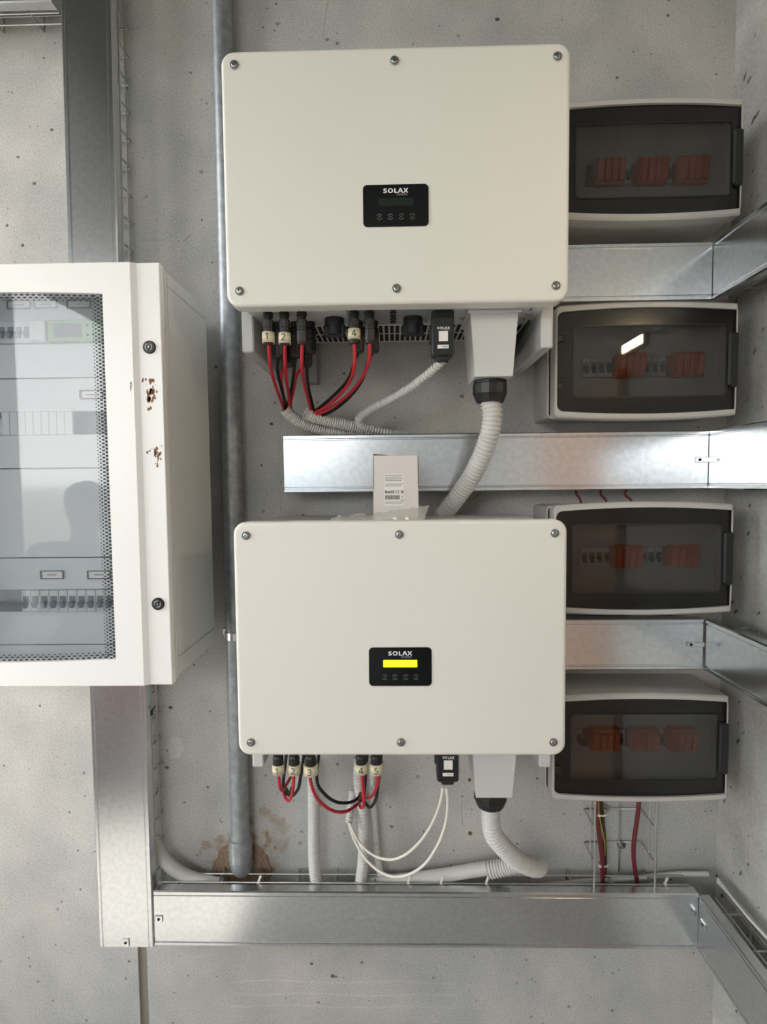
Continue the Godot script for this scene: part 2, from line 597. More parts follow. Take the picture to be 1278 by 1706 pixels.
func room() -> void:
	var st := new_st()
	# back wall: thick slab whose front carries the concrete picture; the vertical joint is cut out of it
	var jx0 := -0.7045
	var jx1 := -0.680
	var jtop := -0.9
	var front := func(x0: float, x1: float, y0: float, y1: float, z: float):
		var v := [Vector3(x0, y0, z), Vector3(x1, y0, z), Vector3(x1, y1, z), Vector3(x0, y1, z)]
		for k in [0, 2, 1, 0, 3, 2]:
			st.set_uv(Vector2((v[k].x - WX0) / (WX1 - WX0), (WY1 - v[k].y) / (WY1 - WY0)))
			st.add_vertex(v[k])
	st.set_smooth_group(-1)
	front.call(XL - 0.2, jx0, YF - 0.1, YC + 0.1, 0.0)
	front.call(jx1, XR + 0.2, YF - 0.1, YC + 0.1, 0.0)
	front.call(jx0, jx1, jtop, YC + 0.1, 0.0)
	bx(st, Vector3(jx0 - 0.001, YF - 0.1, -0.013), Vector3(jx0, jtop, -0.0002))
	bx(st, Vector3(jx1, YF - 0.1, -0.013), Vector3(jx1 + 0.001, jtop, -0.0002))
	bx(st, Vector3(XL - 0.2, YF - 0.1, -0.2), Vector3(XR + 0.2, YC + 0.1, -0.0125))
	var wb := obj("wall_back", st, M.wall)
	tag(wb, "grey cast concrete back wall with air holes", "wall", "", "structure")
	obj("joint_sealant", box(Vector3(jx0, YF - 0.05, -0.0124), Vector3(jx1, jtop, -0.006)), M.sealant, wb).set_meta("label", "darker sealant strip in the upright wall joint")
	# ring of mortar round the pipe's hole
	st = new_st()
	rng.seed = 4
	var pts := PackedVector2Array()
	var pc := P(404, 1447, 0)
	for k in 28:
		var w := TAU * k / 28
		pts.append(Vector2(pc.x, pc.y) + Vector2(cos(w) * 0.077, sin(w) * 0.078) * rng.randf_range(0.93, 1.05))
	plate(st, pts, -0.002, 0.004, 0.003)
	obj("mortar_patch", st, M.mortar, wb).set_meta("label", "brown mortar patch round the pipe end")
	var s := func(called: String, lo: Vector3, hi: Vector3, m: Material, label: String, cat: String):
		var o := obj(called, box(lo, hi), m)
		tag(o, label, cat, "", "structure")
		return o
	s.call("wall_right", Vector3(XR, YF - 0.1, -0.1), Vector3(XR + 0.2, YC + 0.1, ZF + 0.2), M.concrete, "rough concrete side wall with dark nicks", "wall")
	var lw := new_st()
	bx(lw, Vector3(XL - 0.2, YF - 0.1, -0.1), Vector3(XL, YC + 0.1, GZ0))
	bx(lw, Vector3(XL - 0.2, YF - 0.1, GZ1), Vector3(XL, YC + 0.1, HZ0))
	bx(lw, Vector3(XL - 0.2, YF - 0.1, HZ1), Vector3(XL, YC + 0.1, ZF + 0.2))
	bx(lw, Vector3(XL - 0.2, YF - 0.1, HZ0), Vector3(XL, HY0, HZ1))
	bx(lw, Vector3(XL - 0.2, HY1, HZ0), Vector3(XL, YC + 0.1, HZ1))
	bx(lw, Vector3(XL - 0.2, YF - 0.1, GZ0), Vector3(XL, GY0, GZ1))
	bx(lw, Vector3(XL - 0.2, GY1, GZ0), Vector3(XL, YC + 0.1, GZ1))
	tag(obj("wall_left", lw, M.concrete), "concrete wall with the two open window holes", "wall", "", "structure")
	s.call("floor", Vector3(XL - 0.2, YF - 0.2, -0.2), Vector3(XR + 0.2, YF, ZF + 0.2), M.floor, "pale smooth concrete floor", "floor")
	s.call("ceiling", Vector3(XL - 0.2, YC, -0.2), Vector3(XR + 0.2, YC + 0.2, ZF + 0.2), M.roof, "dark high ceiling of the plant room", "ceiling")
	# front wall behind the camera with the open gateway; a pale wall closes the yard outside
	var fw := new_st()
	bx(fw, Vector3(XL - 0.2, YF - 0.1, ZF), Vector3(XR + 0.2, FY0, ZF + 0.2))
	bx(fw, Vector3(XL - 0.2, FY1, ZF), Vector3(XR + 0.2, YC + 0.1, ZF + 0.2))
	bx(fw, Vector3(XL - 0.2, FY0, ZF), Vector3(FX0, FY1, ZF + 0.2))
	bx(fw, Vector3(FX1, FY0, ZF), Vector3(XR + 0.2, FY1, ZF + 0.2))
	tag(obj("wall_front", fw, M.limewash), "white painted wall with a wide opening", "wall", "", "structure")
	s.call("wall_outside", Vector3(-3.3, YF - 0.3, 7.0), Vector3(9, 0.85, 7.3), M.facade, "pale yard wall beyond the gateway", "wall")
	s.call("floor_outside", Vector3(-9, YF - 0.3, ZF + 0.2), Vector3(9, YF - 0.02, 7.0), M.yard, "sunlit concrete yard outside the room", "ground")
	# brown door leaf in the right wall, seen only mirrored in the metal covers
	var d := thing("door_1", "brown wooden door leaf in the side wall", "door", at(XR, YF, 1.3))
	d.set_meta("kind", "structure")
	obj("leaf", box(Vector3(-0.035, 0.01, -0.42), Vector3(0.0, 2.02, 0.42), 0.003), M.door, d)
	var h := new_st()
	tube(h, PackedVector3Array([Vector3(-0.03, 1.02, -0.36), Vector3(-0.085, 1.02, -0.36)]), 0.009, 10)
	tube(h, PackedVector3Array([Vector3(-0.08, 1.02, -0.365), Vector3(-0.08, 1.02, -0.25)]), 0.009, 10)
	obj("handle", h, M.screw, d)
	# small louvred lamp on the side wall
	var l := thing("wall_lamp", "small louvred wall lamp beside the brown door", "lamp", at(XR, 0.462, 0.80))
	obj("housing", box(Vector3(-0.018, -0.022, -0.082), Vector3(0.0, 0.022, 0.082), 0.004), M.abs, l)
	obj("lamp_diffuser", box(Vector3(-0.020, -0.014, -0.075), Vector3(-0.018, 0.014, 0.075)), M.lamp, l)
	for k in 5:
		obj("louvre", box(Vector3(-0.0222, -0.016, -0.051 + k * 0.025), Vector3(-0.0202, 0.016, -0.047 + k * 0.025)), M.abs, l)
	var om := AreaLight3D.new()
	om.name = "wall_lamp_glow"
	om.light_color = Color(1.0, 0.9, 0.7)
	om.light_energy = 0.02
	om.area_size = Vector2(0.15, 0.028)
	om.area_range = 6.0
	om.area_attenuation = 2.0
	om.shadow_enabled = true
	om.transform = Transform3D(Basis.looking_at(Vector3(-1, 0, 0)), Vector3(XR - 0.024, 0.462, 0.80))
	add_child(om)

# ---------------------------------------------------------------- cable trays
func tray(label: String, T: Transform3D, L: float, w: float, clips := [], pitch := 0.1, first := 0.05, back_wire := true) -> Node3D:
	var t := thing("cable_tray", label, "cable tray", T)
	var h := w / 2
	var prof := [[h, 0.076], [h, 0.0975], [h - 0.0025, 0.1], [h - 0.0085, 0.1], [h - 0.0100, 0.0972], [h - 0.0120, 0.0972], [h - 0.0135, 0.0992]]
	var pts := PackedVector2Array()
	for q in prof: pts.append(Vector2(q[0], q[1]))
	for k in prof.size(): pts.append(Vector2(-prof[prof.size() - 1 - k][0], prof[prof.size() - 1 - k][1]))
	pts.append(Vector2(-h + 0.0014, 0.076)); pts.append(Vector2(-h + 0.0014, 0.0958))
	pts.append(Vector2(h - 0.0014, 0.0958)); pts.append(Vector2(h - 0.0014, 0.076))
	var st := new_st()
	var B := Transform3D(Basis(Vector3(0, 1, 0), Vector3(0, 0, 1), Vector3(1, 0, 0)), Vector3.ZERO)
	plate(st, pts, 0.0, L, 0.0, B)
	obj("cover", st, M.galv, t)
	for s in [-1.0, 1.0]:
		for z in [0.064, 0.034]:
			st = new_st()
			tube(st, PackedVector3Array([Vector3(0.004, s * (h - 0.004), z), Vector3(L - 0.004, s * (h - 0.004), z)]), 0.0022, 6)
			obj("wire", st, M.wire, t)
	for y in [-h * 0.4, h * 0.4]:
		st = new_st()
		tube(st, PackedVector3Array([Vector3(0.004, y, 0.0115), Vector3(L - 0.004, y, 0.0115)]), 0.0022, 6)
		obj("wire", st, M.wire, t)
	var x := first
	while x < L - 0.01:
		st = new_st()
		var e := h - 0.0085
		tube(st, PackedVector3Array([Vector3(x, -e, 0.074), Vector3(x, -e, 0.007), Vector3(x, 0, 0.0066), Vector3(x, e, 0.007), Vector3(x, e, 0.074)]), 0.0022, 6)
		obj("cross_wire", st, M.wire, t)
		x += pitch
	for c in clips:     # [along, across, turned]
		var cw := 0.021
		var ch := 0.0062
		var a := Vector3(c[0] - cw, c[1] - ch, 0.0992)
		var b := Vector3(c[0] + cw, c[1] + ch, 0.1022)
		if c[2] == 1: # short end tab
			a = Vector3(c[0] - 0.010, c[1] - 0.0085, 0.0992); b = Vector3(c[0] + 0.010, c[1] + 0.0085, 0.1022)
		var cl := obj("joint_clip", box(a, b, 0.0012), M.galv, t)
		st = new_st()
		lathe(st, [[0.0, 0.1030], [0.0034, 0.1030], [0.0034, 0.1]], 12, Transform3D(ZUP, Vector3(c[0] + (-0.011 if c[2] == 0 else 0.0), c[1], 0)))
		obj("screw_hole_shade", st, M.hole, cl)  # black disc, paints the dark inside the clip's hole
	return t

const BV := Basis(Vector3(0, 1, 0), Vector3(-1, 0, 0), Vector3(0, 0, 1))    # upright on the back wall
const BR := Basis(Vector3(0, 0, 1), Vector3(0, 1, 0), Vector3(-1, 0, 0))    # along the right wall

func trays() -> void:
	tray("upright galvanised cable tray above the white cabinet", Transform3D(BV.rotated(Vector3(0, 0, 1), -0.012), Vector3(-0.704, 0.30, 0)), 1.2, 0.118, [], 0.0665, 0.02)
	tray("upright galvanised cable tray below the white cabinet", Transform3D(BV, Vector3(-0.6815, -1.155, 0)), 0.85, 0.138, [[0.013, 0.001, 1]], 0.0665, 0.03)
	tray("short galvanised cable tray between the two upper enclosures", at(0.335, 0.478, 0), 0.400, 0.132)
	tray("galvanised cable tray running behind the small white carton", at(-0.2615, 0.0468, 0), 0.9975, 0.137, [[0.985, 0.0, 0]])
	tray("short galvanised cable tray between the two lower enclosures", at(0.335, -0.3905, 0), 0.395, 0.124, [[0.377, 0.0, 0]])
	tray("long galvanised cable tray along the foot of the wall", at(-0.609, -1.080, 0), 1.343, 0.143, [[0.012, 0.0, 1]])
	tray("galvanised side wall tray beside the topmost enclosure", Transform3D(BR, Vector3(XR, 0.478, 0.1015)), 0.38, 0.132)
	tray("galvanised side wall tray joined to the tray behind the carton", Transform3D(BR, Vector3(XR, 0.0468, 0.1015)), 0.62, 0.137)
	tray("galvanised side wall tray above the bottom enclosure", Transform3D(BR, Vector3(XR, -0.3905, 0.1015)), 0.62, 0.124)
	tray("galvanised side wall tray at the foot of the wall", Transform3D(BR, Vector3(XR, -1.080, 0.1015)), 0.62, 0.143, [[0.02, 0.012, 1]])
	# tray across the upper left corner of the picture
	tray("horizontal wire tray joining the upright tray near the ceiling", at(-1.6, 1.178, 0), 0.825, 0.14)

func pipe() -> void:
	var t := thing("steel_pipe", "thick grey galvanised steel pipe behind the inverters", "pipe", at(-0.41, -1.0, 0))
	var st := new_st()
	var a := Vector3(-0.4010, 1.74, 0.032)
	var b := Vector3(-0.4085, -0.952, 0.032)
	tube(st, PackedVector3Array([a, b]), 0.0245, 24)
	obj("tube", st, M.galv_rough, t, true)
	st = new_st()
	lathe(st, [[0.0245, 0.033], [0.0295, 0.030], [0.0295, -0.026], [0.027, -0.03]], 24, at(-0.4085, -0.945, 0.032), false)
	obj("coupling", st, M.galv_rough, t, true)
	st = new_st()
	tube(st, smooth_path(PackedVector3Array([Vector3(-0.4085, -0.962, 0.032), Vector3(-0.4085, -0.985, 0.031), Vector3(-0.4085, -1.002, 0.018), Vector3(-0.4085, -1.006, -0.006)]), 0.005), 0.027, 20)
	obj("elbow", st, M.galv_rough, t, true)
	# clamp
	st = new_st()
	lathe(st, [[0.0250, 0.009], [0.0268, 0.009], [0.0268, -0.009], [0.0250, -0.009]], 24, at(-0.4065, -0.381, 0.032))
	bx(st, Vector3(-0.450, -0.389, 0.0), Vector3(-0.424, -0.373, 0.006), 0.001)
	bx(st, Vector3(-0.436, -0.389, 0.004), Vector3(-0.430, -0.373, 0.034), 0.001)
	obj("pipe_clamp", st, M.galv, t, true)

# ---------------------------------------------------------------- distribution cabinet
func cabinet() -> void:
	var x0 := -1.04
	var x1 := -0.4365
	var y0 := -0.388
	var y1 := 0.4155
	var t := thing("distribution_cabinet", "large white steel distribution cabinet with glazed door", "cabinet", at(-0.738, -0.388, 0.1))
	var w := func(called, st, m, p = null): return obj(called, st, m, t if p == null else p, true)
	# body: back, four sides
	var st := new_st()
	bx(st, Vector3(x0 + 0.004, y0 + 0.006, 0.100), Vector3(x1 - 0.002, y1 - 0.004, 0.104))
	bx(st, Vector3(x1 - 0.0035, y0 + 0.006, 0.104), Vector3(x1 - 0.002, y1 - 0.004, 0.335))
	bx(st, Vector3(x0 + 0.004, y0 + 0.006, 0.104), Vector3(x0 + 0.0055, y1 - 0.004, 0.335))
	bx(st, Vector3(x0 + 0.0055, y1 - 0.0055, 0.104), Vector3(x1 - 0.0035, y1 - 0.004, 0.335))
	bx(st, Vector3(x0 + 0.0055, y0 + 0.006, 0.104), Vector3(x1 - 0.0035, y0 + 0.0075, 0.335))
	w.call("body", st, M.cabside)
	w.call("side_panel", box(Vector3(x1 - 0.002, y0 + 0.045, 0.106), Vector3(x1 + 0.0010, y1 - 0.032, 0.322), 0.001), M.cabside)
	w.call("corner_strip", box(Vector3(x1 - 0.002, y1 - 0.0315, 0.106), Vector3(x1 + 0.0010, y1 - 0.0055, 0.322), 0.001), M.cabside)
	w.call("corner_strip", box(Vector3(x1 - 0.002, y0 + 0.012, 0.106), Vector3(x1 + 0.0010, y0 + 0.0435, 0.322), 0.001), M.cabside)
	w.call("front_rail", box(Vector3(x1 - 0.004, y0 + 0.004, 0.326), Vector3(x1 + 0.0015, y1 - 0.003, 0.336), 0.001), M.cabside)
	st = new_st()
	for q in [[-0.44, -0.401, 0.16], [-0.44, -0.401, 0.128]]:
		lathe(st, [[0.0, -0.01], [0.005, -0.01], [0.005, 0.012], [0.0, 0.012]], 10, at(q[0] - 0.012, y0 + 0.002, q[2]))
	w.call("foot_bolt", st, M.screw)
	# door: proud glazed field, bevel, recessed strip with the locks
	var xs := -0.4890
	var gx1 := -0.5425
	var gx0 := -1.0
	var gy1 := 0.3605
	var gy0 := -0.3375
	st = new_st()
	var z1 := 0.3610
	var zs := 0.3545
	var outer := PackedVector2Array()
	var inner := PackedVector2Array()
	var n := 12
	var sag := 0.006
	for i in n + 1:
		var u := float(i) / n
		outer.append(Vector2(lerpf(xs, x0, u), y1)); inner.append(Vector2(lerpf(gx1, gx0, u), gy1 + sag * (1 - pow(2 * u - 1, 2)) - sag * 0.3))
	for i in n + 1:
		var u := float(i) / n
		outer.append(Vector2(lerpf(x0, xs, u), y0)); inner.append(Vector2(lerpf(gx0, gx1, u), gy0 - sag * (1 - pow(2 * u - 1, 2)) + sag * 0.3))
	ring_plate(st, outer, inner, 0.337, z1)
	var pr := PackedVector2Array([Vector2(xs - 0.0005, 0.337), Vector2(x1, 0.337), Vector2(x1, zs - 0.0012), Vector2(x1 - 0.0012, zs), Vector2(xs + 0.0095, zs), Vector2(xs - 0.0005, z1)])
	var BT := Transform3D(Basis(Vector3(1, 0, 0), Vector3(0, 0, 1), Vector3(0, -1, 0)), Vector3(0, 0, 0))
	plate(st, pr, -y1, -y0, 0.0, BT)
	var door: MeshInstance3D = w.call("door", st, M.white)
	# glass pane with its printed border
	st = new_st()
	bx(st, Vector3(gx0 - 0.004, gy0 - 0.0065, 0.3535), Vector3(gx1 + 0.004, gy1 + 0.0065, 0.3575))
	var pane: MeshInstance3D = w.call("glass_pane", st, M.glass)
	st = new_st()
	st.set_smooth_group(-1)
	var dash := func(cx: float, cy: float, lw: float, lh: float):
		var z := 0.3578
		quad(st, Vector3(cx - lw / 2, cy - lh / 2, z), Vector3(cx + lw / 2, cy - lh / 2, z), Vector3(cx + lw / 2, cy + lh / 2, z), Vector3(cx - lw / 2, cy + lh / 2, z))
	var k := 0
	var y := gy0
	while y < gy1:
		dash.call(gx1 - 0.0035, y, 0.0062, 0.0040)
		dash.call(gx1 - 0.0105, y + 0.0034, 0.0052, 0.0032)
		dash.call(gx1 - 0.0165, y, 0.0036, 0.0026)
		dash.call(gx1 - 0.0212, y + 0.0034, 0.0024, 0.0018)
		y += 0.0068
	var x := gx0
	while x < gx1 - 0.02:
		var u := (x - gx0) / (gx1 - gx0)
		var e := sag * (1 - pow(2 * u - 1, 2)) - sag * 0.3
		for s in [1.0, -1.0]:
			var yy: float = (gy1 if s > 0 else gy0) + s * e
			dash.call(x, yy - s * 0.0040, 0.0066, 0.0030)
			dash.call(x + 0.0055, yy - s * 0.0090, 0.0052, 0.0026)
			dash.call(x, yy - s * 0.0136, 0.0036, 0.0020)
		x += 0.0112
	var pb := obj("printed_border", st, M.ink, pane)
	pb.set_meta("kind", "stuff")
	pb.set_meta("label", "dark dotted print along the pane's edge")
	# locks
	for q in [[-0.4596, 0.2600], [-0.4590, -0.2290]]:
		st = new_st()
		var T := Transform3D(ZUP, Vector3(q[0], q[1], zs))
		lathe(st, [[0.0122, -0.001], [0.0122, 0.002], [0.0105, 0.0035], [0.0, 0.0035]], 24, T)
		var lk: MeshInstance3D = w.call("lock", st, M.black, door)
		lk.set_meta("label", "round black door lock")
		st = new_st()
		for s in [0, 1]:
			var arc := PackedVector3Array()
			for i in 9:
				var a: float = PI * s + 0.35 + i * (PI - 0.7) / 8 + (0.9 if q[1] < 0 else PI / 2)
				arc.append(Vector3(q[0] + cos(a) * 0.0062, q[1] + sin(a) * 0.0062, zs + 0.0037))
			tube(st, arc, 0.0010, 6)
		tube(st, PackedVector3Array([Vector3(q[0], q[1] - 0.0022, zs + 0.0036), Vector3(q[0], q[1] + 0.0022, zs + 0.0036)]), 0.0016, 8)
		w.call("key_slot", st, M.screw, lk)
	# paint chipped down to brown primer on the strip
	rng.seed = 12
	st = new_st()
	for spec in [[252, 657, 7, 22, 40], [262, 762, 6, 17, 24], [221, 641, 1.6, 8, 8], [245, 634, 6, 3, 4], [252, 752, 9, 4, 5]]:
		for i in spec[4]:
			var zc := zs + 0.0003
			var c := P(spec[0] + rng.randfn() * spec[2] * 0.5, spec[1] + rng.randfn() * spec[3] * 0.5, zc)
			if c.x > x1 - 0.002: c.x = x1 - 0.002 - rng.randf() * 0.006
			if spec[0] < 230: c.z = z1 + 0.0003
			elif c.x < xs + 0.011: c.x = xs + 0.011 + rng.randf() * 0.01
			var po := PackedVector2Array()
			var r := rng.randf_range(0.0010, 0.0048) * (0.8 if spec[0] < 230 else 1.0)
			for a in 7: po.append(Vector2(cos(TAU * a / 7) * r * 0.6, sin(TAU * a / 7) * r) * rng.randf_range(0.6, 1.3))
			if spec[0] < 230:
				for a in 7: po[a].x *= 0.5
				c.x = minf(c.x, xs - 0.004)
			cap(st, po, 0.0, true, Transform3D(Basis.IDENTITY, c))
	var ch: MeshInstance3D = w.call("paint_chips", st, M.rust, door)
	ch.set_meta("kind", "stuff")
	ch.set_meta("label", "brown chipped patches in the white paint")
	# inside: face plates with gaps between them
	var ys := [0.412, 0.2262, 0.0380, -0.1518, -0.3400, -0.385]
	var wins := [[[-1.0, -0.575, 0.297, 0.344]], [[-1.0, -0.565, 0.108, 0.157]], [], [[-1.0, -0.575, -0.268, -0.220]], []]
	for i in 5:
		st = new_st()
		var top: float = ys[i] - 0.0012
		var bot: float = ys[i + 1] + 0.0012
		if wins[i].is_empty():
			bx(st, Vector3(x0 + 0.02, bot, 0.248), Vector3(x1 - 0.012, top, 0.250), 0.0005)
		else:
			var q: Array = wins[i][0]
			bx(st, Vector3(x0 + 0.02, bot, 0.248), Vector3(x1 - 0.012, q[2], 0.250), 0.0005)
			bx(st, Vector3(x0 + 0.02, q[3], 0.248), Vector3(x1 - 0.012, top, 0.250), 0.0005)
			bx(st, Vector3(q[1], q[2], 0.248), Vector3(x1 - 0.012, q[3], 0.250))
			bx(st, Vector3(x0 + 0.02, q[2], 0.248), Vector3(q[0], q[3], 0.250))
		w.call("face_plate", st, M.panel)
	# label holders
	for q in [[-0.853, 0.3776, 5], [-0.777, 0.3776, 5], [-0.7205, 0.3778, 6], [-0.6512, 0.3768, 1], [-0.631, 0.1908, 6], [-0.7315, -0.1884, 5], [-0.6305, -0.1890, 5]]:
		st = new_st()
		ring_plate(st, rrect(q[0], q[1], 0.050, 0.0185, 0.001, 1), rrect(q[0], q[1], 0.046, 0.0145, 0.001, 1), 0.250, 0.2535)
		var lh: MeshInstance3D = w.call("label_holder", st, M.slate)
		w.call("paper_label", box(Vector3(q[0] - 0.0228, q[1] - 0.0070, 0.2502), Vector3(q[0] + 0.0228, q[1] + 0.0070, 0.2510)), M.paper, lh)
		st = new_st()
		for i in q[2]: bx(st, Vector3(q[0] - 0.0021 * q[2] + i * 0.0042, q[1] - 0.0011, 0.2509), Vector3(q[0] - 0.0021 * q[2] + i * 0.0042 + 0.0034, q[1] + 0.0011, 0.2513))
		w.call("label_print", st, M.print, lh)
	# rail inside the body behind the openings
	for yy in [0.32, 0.132, -0.244]:
		w.call("mounting_rail", box(Vector3(-1.0, yy - 0.0175, 0.185), Vector3(-0.45, yy + 0.0175, 0.193), 0.001), M.galv)
	cabinet_devices()

func breaker(label: String, pos: Vector3, w: float, toggles: int, group: String, h := 0.044, tm: Material = null, proud := 0.010) -> Node3D:
	var t := thing("circuit_breaker", label, "circuit breaker", Transform3D(Basis.IDENTITY, pos), group)
	obj("housing", box(Vector3(-w / 2, -h / 2, -0.055), Vector3(w / 2, h / 2, proud * 0.4), 0.001), M.module, t)
	for i in toggles:
		var cx := -w / 2 + w * (i + 0.5) / toggles
		var pw := w / toggles
		obj("recess", box(Vector3(cx - pw * 0.36, -h * 0.14, proud * 0.3), Vector3(cx + pw * 0.36, h * 0.24, proud * 0.4 + 0.0003)), M.slate, t)
		var st := new_st()
		bx(st, Vector3(-pw * 0.22, -h * 0.26, 0), Vector3(pw * 0.22, h * 0.06, 0.010), 0.001, Transform3D(Basis(Vector3.RIGHT, 0.35), Vector3(cx, 0, proud * 0.4)))
		obj("toggle", st, M.slate if tm == null else tm, t)
	return t

func cabinet_devices() -> void:
	breaker("grey four-pole breaker under the upper row of label holders", Vector3(-0.785, 0.3205, 0.252), 0.070, 4, "")
	var t := thing("relay_module", "plain grey module beside the green meter in the cabinet", "module", at(-0.7315, 0.3205, 0.252))
	obj("housing", box(Vector3(-0.0165, -0.0222, -0.055), Vector3(0.0165, 0.0222, 0.012), 0.0015), M.module, t)
	obj("cap", box(Vector3(-0.0165, -0.020, 0.012), Vector3(0.0165, 0.020, 0.0145), 0.001), M.module, t)
	t = thing("energy_meter", "green meter with a dark screen behind the cabinet glass", "meter", at(-0.645, 0.3205, 0.252))
	obj("housing", box(Vector3(-0.068, -0.0222, -0.055), Vector3(0.063, 0.0222, 0.010), 0.0015), M.green, t)
	obj("screen", box(Vector3(-0.054, -0.014, 0.010), Vector3(0.004, 0.014, 0.0112), 0.0005), M.slate, t)
	for k in 4:
		var st := new_st()
		lathe(st, [[0.0026, 0.0], [0.0026, 0.0025], [0.0, 0.0025]], 10, Transform3D(ZUP, Vector3(0.016 + (k % 2) * 0.013, 0.010 - (k / 2) * 0.019, 0.010)))
		obj("button", st, M.slate, t)
	# blanking modules of the middle row, then an open gap
	for k in 9:
		var b := thing("blanking_module", "narrow pale blanking module of the cabinet's middle row", "module", at(-0.8165 + k * 0.0168, 0.1325, 0.250), "blanking modules in the cabinet's middle row")
		obj("plate", box(Vector3(-0.0081, -0.0240, -0.006), Vector3(0.0081, 0.0240, 0.0015), 0.0006), M.panel, b)
	t = thing("gap_shade_sheet", "dark sheet painting the shade inside the gap of the middle row", "cover", at(-0.62, 0.1325, 0.222))  # dark sheet stands in for the shade in the open gap
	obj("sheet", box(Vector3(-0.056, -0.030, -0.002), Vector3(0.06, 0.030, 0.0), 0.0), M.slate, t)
	for k in 11:
		breaker("narrow grey breaker in the cabinet's bottom row", Vector3(-0.787 + k * 0.0200 - 0.0, -0.2440, 0.252), 0.0192, 1, "breakers in the cabinet's bottom row", 0.046)

# ---------------------------------------------------------------- inverters
func inverter(label: String, cx: float, cy: float, lit: bool) -> Node3D:
	var t := thing("solar_inverter", label, "inverter", at(cx, cy, 0))
	var W := 0.6395
	var H := 0.4605
	var st := new_st()
	plate(st, rrect(0, 0, W, H, 0.024, 8), 0.316, 0.351, 0.007, Transform3D.IDENTITY, true)
	var cover := obj("front_cover", st, M.cover, t)
	for sx in [-0.2942, 0.0, 0.2955]:
		for sy in [-0.2025, 0.2045]:
			st = new_st()
			var T := Transform3D(ZUP, Vector3(sx, sy, 0.351))
			lathe(st, [[0.0085, -0.0005], [0.0085, 0.0012], [0.0074, 0.0022]], 20, T)
			lathe(st, [[0.0074, 0.0022], [0.0066, 0.0005], [0.0058, 0.0003]], 20, T)
			var seat := obj("screw_seat", st, M.greydark, cover)
			st = new_st()
			lathe(st, [[0.0058, 0.0003], [0.0056, 0.0026], [0.0044, 0.0036], [0.0026, 0.0036]], 18, T, true)
			lathe(st, [[0.0026, 0.0036], [0.0024, 0.0012], [0.0, 0.0012]], 6, T)
			seat.set_meta("label", "recessed seat of a cover screw")
			obj("screw", st, M.screw, cover)
	# display
	st = new_st()
	plate(st, rrect(0, -0.0525, 0.1215, 0.0760, 0.008, 6), 0.350, 0.3524, 0.0006)
	var disp := obj("display_panel", st, M.panel_gloss, t)
	put_text("logo", "SOLAX", 0.0080, Vector3(0.0, -0.0262, 0.3524), M.logo, disp, true, 1.35)
	put_text("logo", "POWER", 0.0034, Vector3(0.0115, -0.0334, 0.3524), M.logo_dim, disp, true, 1.25)
	var scr := obj("screen", box(Vector3(-0.0325, -0.0531, 0.3522), Vector3(0.0325, -0.0393, 0.3529)), M.lcd_on if lit else M.lcd_off, disp)
	if lit:
		st = new_st()
		for r in 2:
			for i in 9:
				if (i * 7 + r * 3) % 4 == 1: continue
				bx(st, Vector3(-0.022 + i * 0.005 + r * 0.001, -0.0438 - r * 0.0045, 0.3528), Vector3(-0.0188 + i * 0.005 + r * 0.001, -0.0428 - r * 0.0045, 0.3531))
		obj("screen_print", st, M.yellowgreen, scr)
	for k in 4:
		st = new_st()
		var c := Vector2(-0.0305 + k * 0.0203, -0.0728)
		for s in 2:
			var arc := PackedVector3Array()
			for i in 8:
				var a: float = PI * s + 0.45 + i * (PI - 0.9) / 7
				arc.append(Vector3(c.x + cos(a) * 0.0049, c.y + sin(a) * 0.0049, 0.3524))
			tube(st, arc, 0.00042, 5)
		var sym := [[[0.0018, 0.0014], [-0.0012, 0.0012], [0.0014, -0.0004], [-0.0014, -0.0014]], [[-0.0018, -0.0012], [0, 0.0014], [0.0018, -0.0012]], [[-0.0018, 0.0012], [0, -0.0014], [0.0018, 0.0012]], [[0.0016, 0.0016], [0.0016, -0.0006], [-0.0016, -0.0006]]]
		var pl := PackedVector3Array()
		for q in sym[k]: pl.append(Vector3(c.x + q[0], c.y + q[1], 0.3524))
		tube(st, pl, 0.00042, 5)
		obj("touch_button", st, M.logo_dim, disp)
	# body behind the cover: open frame under it is a plain box with a rounded outline
	st = new_st()
	plate(st, rrect(0, 0, W - 0.03, H - 0.012, 0.018, 5), 0.052, 0.318)
	var body := obj("body", st, M.greybody, t)
	var yb := -H / 2 + 0.006
	# underside: printed fascia, switches, plugs, black inlays for the shade of the vent slots
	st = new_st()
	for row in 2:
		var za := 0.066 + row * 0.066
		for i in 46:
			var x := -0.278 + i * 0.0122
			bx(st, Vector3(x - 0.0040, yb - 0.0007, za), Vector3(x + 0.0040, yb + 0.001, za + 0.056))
	var vs := obj("vent_slot_shade", st, M.hole, body)  # solid black inlays, their colour stands for shade in open slots
	vs.set_meta("label", "two rows of black inlays painting the shade in the vent slots")
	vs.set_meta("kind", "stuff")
	st = new_st()
	bx(st, Vector3(-0.10, yb - 0.0012, 0.204), Vector3(0.068, yb, 0.316), 0.0004)
	obj("fascia", st, M.greydark, body)
	for sx in [-0.128, 0.034]:
		st = new_st()
		lathe(st, [[0.020, 0.0], [0.020, 0.010], [0.016, 0.014], [0.016, 0.030], [0.0145, 0.033], [0.0, 0.033]], 20, Transform3D(DOWN, Vector3(sx, yb - 0.001, 0.245)))
		var sw := obj("rotary_switch", st, M.black_soft, body)
		obj("switch_grip", box(Vector3(sx - 0.022, yb - 0.038, 0.239), Vector3(sx + 0.022, yb - 0.012, 0.251), 0.003), M.black_soft, sw)
	for k in 5:
		st = new_st()
		lathe(st, [[0.0068, 0.0], [0.0062, 0.003], [0.0, 0.003]], 14, Transform3D(DOWN, Vector3(-0.0065, yb - 0.001, 0.305 - k * 0.0205)))
		obj("blind_plug", st, M.black_soft, body)
